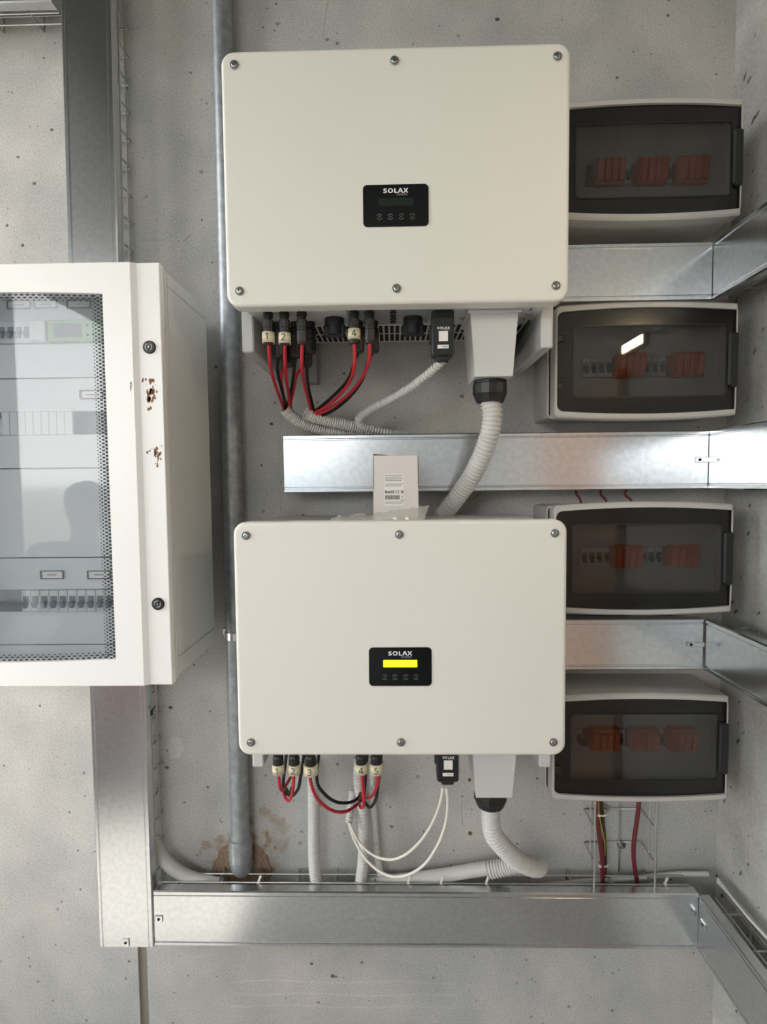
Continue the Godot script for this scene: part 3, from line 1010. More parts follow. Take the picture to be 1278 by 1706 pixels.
	for q in [[0.138, 0.288], [0.263, 0.288], [0.268, 0.255], [0.264, 0.225], [0.137, 0.235], [0.27, 0.19]]:
		st = new_st()
		lathe(st, [[0.005, 0.0], [0.0046, 0.003], [0.002, 0.0036], [0.0, 0.0024]], 12, Transform3D(DOWN, Vector3(q[0], yb, q[1])))
		obj("screw", st, M.screw, body)
	# mounting legs on both sides
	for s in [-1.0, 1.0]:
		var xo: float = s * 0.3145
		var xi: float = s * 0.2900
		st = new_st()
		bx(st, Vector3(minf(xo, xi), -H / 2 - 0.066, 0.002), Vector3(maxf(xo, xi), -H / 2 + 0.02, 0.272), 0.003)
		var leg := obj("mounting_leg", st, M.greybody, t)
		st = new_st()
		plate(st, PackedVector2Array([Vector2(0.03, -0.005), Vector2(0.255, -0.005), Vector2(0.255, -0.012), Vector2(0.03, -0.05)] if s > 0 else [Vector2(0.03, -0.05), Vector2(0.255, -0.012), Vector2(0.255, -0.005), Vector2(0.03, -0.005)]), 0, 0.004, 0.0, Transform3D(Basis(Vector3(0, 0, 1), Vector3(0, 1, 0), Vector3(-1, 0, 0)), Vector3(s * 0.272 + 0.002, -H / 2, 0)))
		obj("shade_wedge", st, M.black_soft, leg)  # black wedge added for the deep shade on the leg's inner side
	# cable shroud
	st = new_st()
	var lo := yb - 0.130
	var f := func(x, y, z): return Vector3(x, y, z)
	var xa := 0.1525
	var xb := 0.2395
	var A := [f.call(xa - 0.006, yb + 0.0, 0.286), f.call(xb + 0.002, yb, 0.286), f.call(xb + 0.002, yb, 0.176), f.call(xa - 0.006, yb, 0.176)]
	var Bq := [f.call(xa + 0.0035, lo, 0.284), f.call(xb - 0.0085, lo, 0.284), f.call(xb - 0.0085, lo, 0.186), f.call(xa + 0.0035, lo, 0.186)]
	st.set_smooth_group(-1)
	for i in 4:
		var j := (i + 1) % 4
		quad(st, Bq[i], Bq[j], A[j], A[i])
	quad(st, Bq[3], Bq[2], Bq[1], Bq[0])
	quad(st, A[0], A[1], A[2], A[3])
	bx(st, Vector3(xa - 0.012, yb - 0.006, 0.170), Vector3(xb + 0.010, yb, 0.290), 0.0015)
	var shroud := obj("cable_shroud", st, M.greybody, t)
	st = new_st()
	var gc := Vector3((xa + xb) / 2 - 0.002, lo, 0.236)
	lathe(st, [[0.034, 0.0], [0.034, 0.006], [0.0355, 0.008], [0.0355, 0.028], [0.033, 0.033], [0.029, 0.044], [0.024, 0.046], [0.020, 0.044]], 14, Transform3D(DOWN, gc))
	var gl := obj("cable_gland", st, M.black, shroud)
	gl.set_meta("label", "black cable gland")
	# hanging rail behind
	obj("wall_bracket", box(Vector3(-0.25, -0.05, 0.0005), Vector3(0.25, 0.08, 0.0515), 0.002), M.galv_rough, t)
	obj("bracket_foot", box(Vector3(-0.218, -H / 2 - 0.085, 0.0005), Vector3(-0.196, -H / 2 + 0.05, 0.028), 0.002), M.greydark, t)
	return t

func dongle(label: String, x: float, ytop: float) -> void:
	var t := thing("data_dongle", label, "dongle", at(x, ytop, 0.283))
	var st := new_st()
	plate(st, rrect(0, -0.052, 0.045, 0.078, 0.007, 5), -0.016, 0.014, 0.003)
	obj("housing", st, M.black, t)
	st = new_st()
	bx(st, Vector3(-0.0225, -0.022, -0.020), Vector3(0.0225, -0.0008, 0.012), 0.003)
	bx(st, Vector3(-0.026, -0.062, -0.016), Vector3(-0.019, -0.028, -0.004), 0.002)
	obj("plug_collar", st, M.black_soft, t)
	st = new_st()
	plate(st, rrect(0, -0.0935, 0.026, 0.012, 0.004, 4), -0.013, 0.008, 0.002)
	obj("cable_exit", st, M.black_soft, t)
	put_text("logo", "SOLAX", 0.0046, Vector3(0.001, -0.0370, 0.0142), M.logo, t, true, 1.25)
	put_text("logo", "POWER", 0.0018, Vector3(0.0062, -0.0402, 0.0142), M.logo_dim, t, true, 1.2)
	obj("sticker", box(Vector3(-0.0085, -0.0625, 0.0136), Vector3(0.0095, -0.0430, 0.0144)), M.paper, t).set_meta("label", "small blank white square sticker")
	var sk := obj("serial_sticker", box(Vector3(-0.0110, -0.0765, 0.0136), Vector3(0.0110, -0.0695, 0.0144)), M.paper, t)
	st = new_st()
	for i in 7: bx(st, Vector3(-0.001 + i * 0.0015, -0.0740, 0.0142), Vector3(0.0 + i * 0.0015, -0.0725, 0.0146))
	obj("print", st, M.print, sk)

# cable with its plug; the path starts at the plug's lower end
func pv_cable(label: String, top: Vector3, path: PackedVector3Array, m: Material, digit := "", tape_at := 0.0, len := 0.058, group := "", tape_r := 0.0125) -> void:
	var t := thing("solar_cable", label, "cable", Transform3D(Basis.IDENTITY, top - Vector3(0, len, 0)), group)
	var st := new_st()
	var T := Transform3D(DOWN, top)
	lathe(st, [[0.0, 0.0008], [0.0100, 0.0008], [0.0100, 0.009], [0.0085, 0.010], [0.0085, 0.014], [0.0108, 0.016], [0.0112, 0.030], [0.0102, 0.032], [0.0102, 0.036], [0.0110, 0.038], [0.0112, len - 0.006], [0.0092, len], [0.0, len]], 10, T)
	obj("plug", st, M.black, t, true)
	var p := PackedVector3Array([top - Vector3(0, len - 0.004, 0)])
	p.append_array(path)
	obj("wire", wire_st(p, 0.0036), m, t, true)
	if digit:
		st = new_st()
		lathe(st, [[0.0105, tape_at - 0.0095], [tape_r, tape_at - 0.0105], [tape_r, tape_at + 0.0105], [0.0105, tape_at + 0.0095]], 22, T, true)
		var tp := obj("tape_flag", st, M.tape, t, true)
		tp.set_meta("label", "cream tape marked %s" % digit)
		var o := mesh_obj("digit", text(digit, 0.0125, 0.0012, false), M.ink, tp)
		o.position = top + Vector3(0, -tape_at, tape_r - 0.0004)

func inverters() -> void:
	var U := Vector3(0.0072, 0.5647, 0)
	var Lo := Vector3(0.0083, -0.3028, 0)
	inverter("off-white wall inverter with a dark unlit display", U.x, U.y, false)
	inverter("off-white wall inverter with a glowing yellow display", Lo.x, Lo.y, true)
	var yu := U.y - 0.2243
	var yl := Lo.y - 0.2243
	dongle("black data dongle with a ribbed grey hose under the unlit inverter", 0.0985, yu)
	dongle("black data dongle with two white cables under the lit inverter", 0.1050, yl)
	# upper inverter: numbered red cables in front, black ones behind
	var zf := 0.292
	var m1 := [478, 684, 0.10]
	var m2 := [512, 691, 0.10]
	pv_cable("red cable with number one tape next to the unlit inverter's mounting leg", Vector3(-0.2480, yu, zf), PP([[450, 605, 0.27], [456, 632, 0.22], [466, 662, 0.15], [474, 682, 0.10], [484, 694, 0.08]]), M.red, "1", 0.050, 0.063)
	pv_cable("red cable whose tape reads two, between number one and a bare plug", Vector3(-0.2155, yu, zf), PP([[475, 605, 0.27], [477, 632, 0.22], [481, 660, 0.15], [484, 682, 0.102], [492, 697, 0.08]]), M.red, "2", 0.052, 0.065)
	pv_cable("red cable with untaped plug dropping straight into the second hose mouth", Vector3(-0.1810, yu, zf), PP([[503, 608, 0.27], [507, 640, 0.20], [514, 668, 0.14], [521, 688, 0.10], [534, 700, 0.078]]), M.red, "", 0, 0.064)
	pv_cable("red cable with number four tape curving beside the round switch", Vector3(-0.0770, yu, zf), PP([[591, 605, 0.27], [584, 633, 0.23], [564, 660, 0.175], [536, 682, 0.125], [514, 692, 0.098], [520, 699, 0.082]]), M.red, "4", 0.046, 0.064)
	pv_cable("outermost curving red cable with untaped plug near the row of black blind plugs", Vector3(-0.0462, yu, zf), PP([[615, 600, 0.27], [603, 630, 0.23], [578, 660, 0.175], [545, 683, 0.125], [516, 695, 0.10], [524, 703, 0.082]]), M.red, "", 0, 0.064)
	var zb := 0.225
	var bg := "black cables of the unlit inverter"
	pv_cable("black cable dropping behind the number one plug of the unlit inverter", Vector3(-0.2420, yu, zb), PP([[462, 615, 0.20], [467, 640, 0.17], [474, 668, 0.13], [478, 684, 0.09], [490, 697, 0.075]]), M.cable_black, "", 0, 0.074, bg)
	pv_cable("black cable behind the plug taped two, crossing towards the first hose", Vector3(-0.2060, yu, zb), PP([[490, 615, 0.20], [487, 640, 0.17], [482, 662, 0.13], [480, 684, 0.088], [494, 699, 0.07]]), M.cable_black, "", 0, 0.074, bg)
	pv_cable("black cable hugging the straight red one into the second hose", Vector3(-0.1740, yu, zb), PP([[511, 612, 0.20], [514, 645, 0.16], [520, 672, 0.12], [526, 692, 0.085], [540, 703, 0.07]]), M.cable_black, "", 0, 0.066, bg)
	pv_cable("black cable curving just inside the red cable taped four", Vector3(-0.0725, yu, zb), PP([[592, 600, 0.20], [580, 632, 0.17], [557, 658, 0.14], [530, 681, 0.105], [518, 692, 0.09], [530, 702, 0.075]]), M.cable_black, "", 0, 0.066, bg)
	pv_cable("black cable following under the outermost curving red cable", Vector3(-0.0410, yu, zb), PP([[614, 600, 0.20], [603, 634, 0.17], [580, 664, 0.14], [548, 688, 0.108], [520, 697, 0.092], [532, 706, 0.075]]), M.cable_black, "", 0, 0.066, bg)
	pv_cable("thin red cable between the black ones under tapes one and two", Vector3(-0.2290, yu, 0.175), PP([[469, 622, 0.16], [470, 645, 0.14], [476, 672, 0.11], [484, 690, 0.082]]), M.red, "", 0, 0.082, "rear red cables")
	pv_cable("thin red cable leaning back from behind the straight bare plug", Vector3(-0.1900, yu, 0.175), PP([[495, 622, 0.16], [490, 645, 0.14], [484, 672, 0.11], [487, 690, 0.082]]), M.red, "", 0, 0.082, "rear red cables")
	# lower inverter
	zf = 0.292
	pv_cable("shortest red cable loop under the lit inverter, tape numbered one", Vector3(-0.2462, yl, zf), PP([[465, 1300, 0.285], [467, 1314, 0.27], [472, 1316, 0.24], [478, 1306, 0.20], [484, 1296, 0.16]]), M.red, "1", 0.063, 0.064)
	pv_cable("deep narrow red loop with tape two beneath the glowing display's inverter", Vector3(-0.2130, yl, zf), PP([[489, 1302, 0.285], [487, 1322, 0.265], [481, 1334, 0.24], [474, 1326, 0.20], [471, 1308, 0.15]]), M.red, "2", 0.063, 0.064)
	pv_cable("widest red loop with tape three, swinging over to the hose", Vector3(-0.1786, yl, zf), PP([[518, 1304, 0.28], [530, 1332, 0.26], [553, 1350, 0.23], [576, 1352, 0.20], [594, 1341, 0.165], [600, 1331, 0.13], [602, 1322, 0.10]]), M.red, "3", 0.064, 0.064, "", 0.0155)
	pv_cable("red cable with tape four hanging straight before the ribbed hose", Vector3(-0.0738, yl, zf), PP([[604, 1302, 0.285], [606, 1326, 0.27], [605, 1344, 0.24], [600, 1344, 0.19], [598, 1332, 0.13], [600, 1322, 0.10]]), M.red, "4", 0.061, 0.064, "", 0.0135)
	pv_cable("red cable with wide tape five bending back to the hose", Vector3(-0.0425, yl, zf), PP([[630, 1298, 0.285], [627, 1313, 0.26], [620, 1326, 0.22], [611, 1329, 0.17], [603, 1324, 0.11]]), M.red, "5", 0.061, 0.064, "", 0.0150)
	zb = 0.235
	bg = "black cables of the lit inverter"
	pv_cable("short black loop behind tape one of the lit inverter", Vector3(-0.2395, yl, zb), PP([[472, 1302, 0.22], [475, 1318, 0.20], [482, 1324, 0.17], [486, 1312, 0.13]]), M.cable_black, "", 0, 0.058, bg)
	pv_cable("black loop behind tape two, bending back under tape one", Vector3(-0.2010, yl, zb), PP([[500, 1300, 0.22], [496, 1316, 0.20], [485, 1326, 0.17], [476, 1312, 0.13]]), M.cable_black, "", 0, 0.058, bg)
	pv_cable("wide black loop swinging over beside the tape three cable", Vector3(-0.1690, yl, zb), PP([[528, 1300, 0.22], [540, 1322, 0.21], [560, 1336, 0.19], [582, 1337, 0.16], [596, 1330, 0.13], [601, 1322, 0.10]]), M.cable_black, "", 0, 0.058, bg)
	pv_cable("black cable hidden behind the straight red cable taped four", Vector3(-0.0640, yl, zb), PP([[608, 1306, 0.22], [606, 1328, 0.19], [602, 1334, 0.15], [600, 1324, 0.10]]), M.cable_black, "", 0, 0.058, bg)
	pv_cable("black cable bulging out beyond the red one taped five", Vector3(-0.0330, yl, zb), PP([[629, 1316, 0.22], [625, 1334, 0.20], [617, 1345, 0.17], [609, 1338, 0.13], [604, 1326, 0.10]]), M.cable_black, "", 0, 0.058, bg)

func hoses() -> void:
	var H := func(label: String, p: PackedVector3Array, r: float, pitch: float, depth: float, m: Material, open_from := false):
		var o := obj("corrugated_hose", hose(p, r, pitch, depth, open_from), m)
		tag(o, label, "hose")
		return o
	var a := PP([[474, 680, 0.112], [484, 692, 0.096], [502, 704, 0.078], [530, 714, 0.06], [572, 722, 0.045], [620, 730, 0.04]])
	H.call("ribbed grey hose taking in cables 1 and 2 above the tray", a, 0.0135, 0.0058, 0.0024, M.hose, true)
	a = PP([[509, 689, 0.112], [524, 695, 0.10], [550, 702, 0.08], [590, 711, 0.06], [640, 722, 0.045], [690, 732, 0.04]])
	H.call("ribbed grey hose taking in cable 4 above the tray", a, 0.0140, 0.0058, 0.0024, M.hose, true)
	a = PP([[741, 596, 0.27], [733, 605, 0.268], [712, 624, 0.25], [680, 648, 0.215], [645, 668, 0.17], [613, 685, 0.13], [598, 698, 0.105], [604, 709, 0.085], [625, 716, 0.065], [660, 724, 0.045]])
	H.call("thin ribbed grey hose leading from the dongle to the tray", a, 0.0092, 0.0078, 0.0028, M.hose)
	# thick hoses of the shrouds
	a = PackedVector3Array([Vector3(0.2010, 0.174, 0.236)])
	a.append_array(PP([[820, 690, 0.236], [816, 722, 0.228], [803, 760, 0.208], [783, 798, 0.175], [757, 834, 0.125], [742, 853, 0.08]]))
	a.append(Vector3(0.12, -0.082, 0.027)); a.append(Vector3(0.118, -0.12, 0.0265))
	H.call("thick ribbed grey hose under the shroud of the unlit inverter", a, 0.0212, 0.0086, 0.0032, M.hose)
	a = PackedVector3Array([Vector3(0.2020, -0.696, 0.236)])
	a.append_array(PP([[820, 1384, 0.236], [836, 1408, 0.228], [860, 1431, 0.205], [886, 1444, 0.17], [898, 1444, 0.13], [888, 1440, 0.10], [862, 1440, 0.078], [838, 1445, 0.066], [812, 1450, 0.06]]))
	H.call("thick ribbed grey hose under the shroud of the lit inverter", a, 0.0208, 0.0078, 0.0030, M.hose)
	var o := obj("smooth_conduit", wire_st(PP([[848, 1442, 0.058], [800, 1448, 0.050], [740, 1458, 0.044], [680, 1466, 0.04], [600, 1474, 0.04]]), 0.0165, 0.01, 14), M.hose)
	tag(o, "smooth grey conduit lying in the bottom tray behind the thick hose", "conduit")
	o = obj("smooth_conduit", wire_st(PP([[256, 1400, 0.035], [268, 1424, 0.04], [288, 1446, 0.045], [322, 1464, 0.045], [370, 1474, 0.04]]), 0.0165, 0.01, 14), M.hose)
	tag(o, "smooth grey conduit bending round the corner beside the steel pipe", "conduit")
	# upright hoses under the lit inverter
	a = PP([[519, 1268, 0.040], [522, 1310, 0.045], [523, 1370, 0.05], [523, 1420, 0.052], [526, 1462, 0.05], [534, 1482, 0.045]])
	H.call("upright ribbed grey hose standing alone between pipe and white cables", a, 0.0152, 0.0074, 0.0026, M.hose)
	a = PP([[599, 1262, 0.030], [598, 1300, 0.035], [602, 1330, 0.045], [606, 1370, 0.05], [606, 1420, 0.052], [602, 1462, 0.05], [598, 1482, 0.045]])
	H.call("upright ribbed hose with red and black cables entering its side", a, 0.0147, 0.0074, 0.0026, M.hose)
	a = PP([[621, 1262, 0.028], [621, 1330, 0.028], [624, 1370, 0.03], [628, 1420, 0.032], [636, 1465, 0.036], [642, 1482, 0.036]])
	H.call("thin smooth-looking grey hose against the wall behind the white loops", a, 0.0095, 0.0046, 0.0010, M.hose)
	a = PP([[581, 1371, 0.072], [585, 1340, 0.050], [588, 1318, 0.036]])
	H.call("short ribbed hose end with the two white cables", a, 0.0095, 0.0050, 0.0014, M.hose, true)
	# white data cables
	o = obj("data_cable", wire_st(PP([[738, 1312, 0.275], [734, 1335, 0.26], [722, 1368, 0.23], [700, 1402, 0.19], [672, 1426, 0.15], [645, 1432, 0.12], [618, 1422, 0.10], [598, 1402, 0.085], [586, 1380, 0.075], [582, 1368, 0.07]]), 0.0032), M.cable_white)
	tag(o, "white data cable hanging in the shallower loop from the dongle", "cable")
	o = obj("data_cable", wire_st(PP([[744, 1312, 0.275], [746, 1340, 0.26], [742, 1374, 0.23], [727, 1412, 0.20], [703, 1444, 0.17], [670, 1460, 0.14], [640, 1456, 0.12], [612, 1434, 0.10], [594, 1406, 0.085], [585, 1384, 0.076], [581, 1368, 0.07]]), 0.0034), M.cable_white)
	tag(o, "white data cable hanging in the deeper loop from the dongle", "cable")

# ---------------------------------------------------------------- enclosures
func enclosure(label: String, cy: float, oranges: Array, modules: Array, where: String) -> void:
	var cx := 0.5600
	var W := 0.4000
	var HE := 0.2440
	var HM := 0.2580
	var t := thing("breaker_enclosure", label, "enclosure", at(cx, cy, 0))
	var st := new_st()
	var out := bulge(-W / 2, W / 2, HE, HM, 0.004, 0.012)
	var inn := bulge(-W / 2 + 0.0045, W / 2 - 0.0012, HE - 0.027, HM - 0.025, 0.002, 0.015)
	ring_plate(st, out, inn, 0.118, 0.1560, 0.0035)
	obj("front_frame", st, M.abs, t)
	st = new_st()
	var base := rrect(-0.004, 0, W + 0.006, HE - 0.004, 0.010, 7)
	ring_plate(st, base, inset(base, 0.004), 0.004, 0.118)
	plate(st, base, 0.0008, 0.004)
	obj("base", st, M.abs, t)
	st = new_st()
	bx(st, Vector3(-W / 2 + 0.006, -HE / 2 + 0.012, 0.094), Vector3(W / 2 - 0.006, -0.026, 0.097), 0.0)
	bx(st, Vector3(-W / 2 + 0.006, 0.022, 0.094), Vector3(W / 2 - 0.006, HE / 2 - 0.012, 0.097), 0.0)
	bx(st, Vector3(-W / 2 + 0.006, -0.026, 0.094), Vector3(-0.118, 0.022, 0.097), 0.0)
	bx(st, Vector3(0.160, -0.026, 0.094), Vector3(W / 2 - 0.006, 0.022, 0.097), 0.0)
	obj("face_plate", st, M.abs, t)
	obj("mounting_rail", box(Vector3(-0.17, -0.0175, 0.035), Vector3(0.18, 0.0175, 0.042), 0.001), M.galv, t)
	# smoked door: frame field, gasket line, clear window
	st = new_st()
	var wx := 0.0115
	var win := bulge(wx - 0.171, wx + 0.171, 0.160, 0.1605, 0.012, 0.012)
	var field := bulge(-W / 2 + 0.0047, W / 2 - 0.0014, HE - 0.0274, HM - 0.0254, 0.002, 0.015)
	ring_plate(st, field, win, 0.1450, 0.1500)
	var dr := obj("smoked_door", st, M.tint_frame, t)
	dr.set_meta("label", "dark smoked door of the enclosure")
	st = new_st()
	ring_plate(st, win, inset(win, 0.0030), 0.1500, 0.1512)
	obj("gasket", st, M.black, dr)
	st = new_st()
	plate(st, inset(win, 0.0004), 0.1462, 0.1500)
	obj("window", st, M.tint, dr)
	obj("latch", box(Vector3(0.1800, -0.058, 0.1502), Vector3(0.2020, 0.060, 0.1585), 0.004), M.black_soft, t)
	st = new_st()
	lathe(st, [[0.008, 0.0], [0.008, 0.006], [0.006, 0.009], [0.0, 0.009]], 14, Transform3D(ZUP, Vector3(0.1935, -0.054, 0.150)))
	obj("latch_pivot", st, M.black, t)
	for y in [-0.052, 0.052]:
		st = new_st()
		bx(st, Vector3(-0.198, y - 0.008, 0.1495), Vector3(-0.180, y + 0.008, 0.1545), 0.002)
		obj("hinge", st, M.black, t)
	# orange switches and grey modules inside
	var names := {1: "nearest the hinges", 2: "in the middle", 3: "nearest the latch"}
	for q in oranges:
		var s := thing("isolator_switch", "orange four-pole switch %s inside %s" % [names[q[1]], where], "switch", at(q[0] + 0.005, cy - 0.002, 0.08))
		st = new_st()
		var T := Transform3D(Basis(Vector3(0, 0, 1), Vector3(0, 1, 0), Vector3(-1, 0, 0)), Vector3(0.032, 0, 0))
		plate(st, PackedVector2Array([Vector2(-0.03, -0.0265), Vector2(0.030, -0.0265), Vector2(0.036, -0.020), Vector2(0.044, 0.022), Vector2(0.038, 0.0285), Vector2(-0.03, 0.0285)]), 0.0, 0.064, 0.0, T)
		obj("housing", st, M.orange, s)
		for k in 4:
			st = new_st()
			bx(st, Vector3(-0.0062, -0.0235, 0.0), Vector3(0.0062, 0.022, 0.0095), 0.0015, Transform3D(Basis(Vector3.RIGHT, 0.17), Vector3(-0.024 + k * 0.016, 0.001, 0.0375)))
			obj("pole_lever", st, M.orange, s)
	for q in modules:
		breaker("narrow grey breaker beside the orange switches inside %s" % where, Vector3(q, cy - 0.002, 0.099), 0.0172, 1, "grey breakers inside %s" % where, 0.045, M.black)

# rectangle with bulging top and bottom edges; corner radii at the latch end (+x) and at the hinge end (-x)
func bulge(x0: float, x1: float, he: float, hm: float, r_latch: float, r_hinge: float) -> PackedVector2Array:
	var a := PackedVector2Array()
	var cx := (x0 + x1) / 2
	var hw := (x1 - x0) / 2
	var f := func(x: float): return he / 2 + (hm - he) / 2 * (1 - pow((x - cx) / hw, 2))
	for k in 6:
		var w := k * PI / 10
		a.append(Vector2(x1 - r_latch + r_latch * cos(w), f.call(x1 - r_latch) - r_latch + r_latch * sin(w)))
	for k in range(1, 12):
		var x := lerpf(x1 - r_latch, x0 + r_hinge, k / 12.0)
		a.append(Vector2(x, f.call(x)))
	for k in 6:
		var w := PI / 2 + k * PI / 10
		a.append(Vector2(x0 + r_hinge + r_hinge * cos(w), f.call(x0 + r_hinge) - r_hinge + r_hinge * sin(w)))
	var n := a.size()
	for k in n: a.append(Vector2(a[n - 1 - k].x, -a[n - 1 - k].y))
	return a

func enclosures() -> void:
	var st: SurfaceTool
	enclosure("topmost smoked-door enclosure holding three orange switches", 0.6975, [[0.4870, 1], [0.5830, 2], [0.6720, 3]], [0.5360, 0.6280], "the topmost enclosure")
	enclosure("second smoked-door enclosure from the top, with two hinges showing", 0.2650, [[0.5400, 2], [0.6700, 3]], [0.4465, 0.4640, 0.4815, 0.4990, 0.5860, 0.6040, 0.6220], "the second enclosure from the top")
	enclosure("smoked-door enclosure under the tray behind the carton", -0.1770, [[0.5390, 2], [0.6680, 3]], [0.4465, 0.4640, 0.4815, 0.4990, 0.5850, 0.6030, 0.6210], "the second enclosure from the bottom")
	enclosure("bottom smoked-door enclosure above two red cables", -0.6160, [[0.4920, 1], [0.5860, 2], [0.6750, 3]], [0.4390, 0.5390, 0.6310], "the bottom enclosure")

# ---------------------------------------------------------------- carton, bag, wire ladder, loose cables
func carton() -> void:
	var yb := -0.0783
	var t := thing("carton", "small white carton with a printed label on the lit inverter", "carton", at(0.003, yb, 0.21))
	var st := new_st()
	var w := 0.0475
	var h := 0.1360
	var d := 0.030
	for q in [[-w, -w + 0.0012, -d, d], [w - 0.0012, w, -d, d], [-w, w, -d, -d + 0.0012], [-w, w, d - 0.0012, d]]:
		bx(st, Vector3(q[0], 0.0, q[2]), Vector3(q[1], h, q[3]), 0.0)
	bx(st, Vector3(-w, 0, -d), Vector3(w, 0.0012, d))
	obj("walls", st, M.carton, t)
	st = new_st()
	plate(st, PackedVector2Array([Vector2(-w + 0.001, h - 0.02), Vector2(w - 0.001, h - 0.02), Vector2(w - 0.001, h + 0.0005), Vector2(0.01, h + 0.0008), Vector2(-0.012, h + 0.0004), Vector2(-0.026, h + 0.0022), Vector2(-w + 0.001, h + 0.004)]), d - 0.0042, d - 0.0030)
	obj("tucked_flap", st, M.kraft, t).set_meta("label", "brown inner face of the torn flap")
	var lb := obj("label", box(Vector3(-0.0245, 0.030, d), Vector3(0.0175, 0.0975, d + 0.0006)), M.paper, t)
	st = new_st()
	rng.seed = 6
	for row in [[0.0945, 0.0014, 10], [0.0905, 0.0013, 8], [0.0868, 0.0016, 10], [0.0832, 0.0016, 8], [0.0765, 0.0008, 10], [0.0742, 0.0008, 9], [0.0719, 0.0008, 9], [0.0378, 0.0012, 10], [0.0350, 0.0008, 9]]:
		var x := -0.0225
		while x < -0.0225 + 0.0038 * row[2]:
			var l := rng.randf_range(0.0015, 0.0042)
			bx(st, Vector3(x, row[0] - row[1] / 2, d + 0.0005), Vector3(minf(x + l, 0.0162), row[0] + row[1] / 2, d + 0.0008))
			x += l + 0.0008
	obj("small_print", st, M.print, lb)
	st = new_st()
	var x := -0.0225
	while x < 0.008:
		var l := rng.randf_range(0.0004, 0.0013)
		bx(st, Vector3(x, 0.0435, d + 0.0005), Vector3(x + l, 0.0525, d + 0.0008))
		x += l + rng.randf_range(0.0005, 0.0010)
	obj("barcode", st, M.ink, lb)
	put_text("mark", "RoHS", 0.0062, Vector3(-0.0132, 0.0592, d + 0.0006), M.ink, lb, true, 0.95)
	put_text("mark", "CE", 0.0062, Vector3(0.0032, 0.0592, d + 0.0006), M.ink, lb, false, 1.0)
	put_text("mark", "X", 0.0066, Vector3(0.0135, 0.0592, d + 0.0006), M.ink, lb, true, 1.15)
	st = new_st()
	bx(st, Vector3(0.0098, 0.0415, d + 0.0005), Vector3(0.0168, 0.0428, d + 0.0008))
	for s in [-1, 1]: bx(st, Vector3(-0.0003, -0.0028, 0), Vector3(0.0003, 0.0028, 0.0003), 0, Transform3D(Basis(Vector3(0, 0, 1), s * 0.5), Vector3(0.0133, 0.0482, d + 0.0005)))
	bx(st, Vector3(0.0113, 0.0500, d + 0.0005), Vector3(0.0153, 0.0506, d + 0.0008))
	obj("bin_mark", st, M.print, lb)
	# crumpled plastic bag in front of the carton's foot
	st = new_st()
	st.set_smooth_group(0)
	var nz := FastNoiseLite.new()
	nz.seed = 9
	nz.frequency = 7.0
	var N := 44
	var K := 10
	var g := []
	for i in N + 1:
		var u := float(i) / N
		var x0 := lerpf(-0.128, 0.066, u)
		var top := lerpf(0.006, 0.030, smoothstep(0.0, 1.0, u)) + (0.005 if u < 0.35 and u > 0.06 else 0.0)
		if u > 0.93: top = lerpf(0.030, 0.034, (u - 0.93) / 0.07)
		var rowp := []
		for k in K + 1:
			var v := float(k) / K
			var a := v * PI
			var r := nz.get_noise_3d(u * 1.2, v * 0.25, 0) * 0.006
			var tipx := x0 + (sin(a) - 0.7) * 0.012 * smoothstep(0.75, 1.0, u)
			rowp.append(Vector3(tipx, yb + 0.0004 + maxf(0, sin(a)) * (top + r * sin(a)), 0.292 - cos(a) * 0.016 + r * 0.6))
		g.append(rowp)
	for i in N:
		for k in K: quad(st, g[i][k], g[i + 1][k], g[i + 1][k + 1], g[i][k + 1])
	var o := obj("plastic_bag", st, M.bag)
	tag(o, "crumpled clear plastic bag lying before the small carton", "plastic bag")

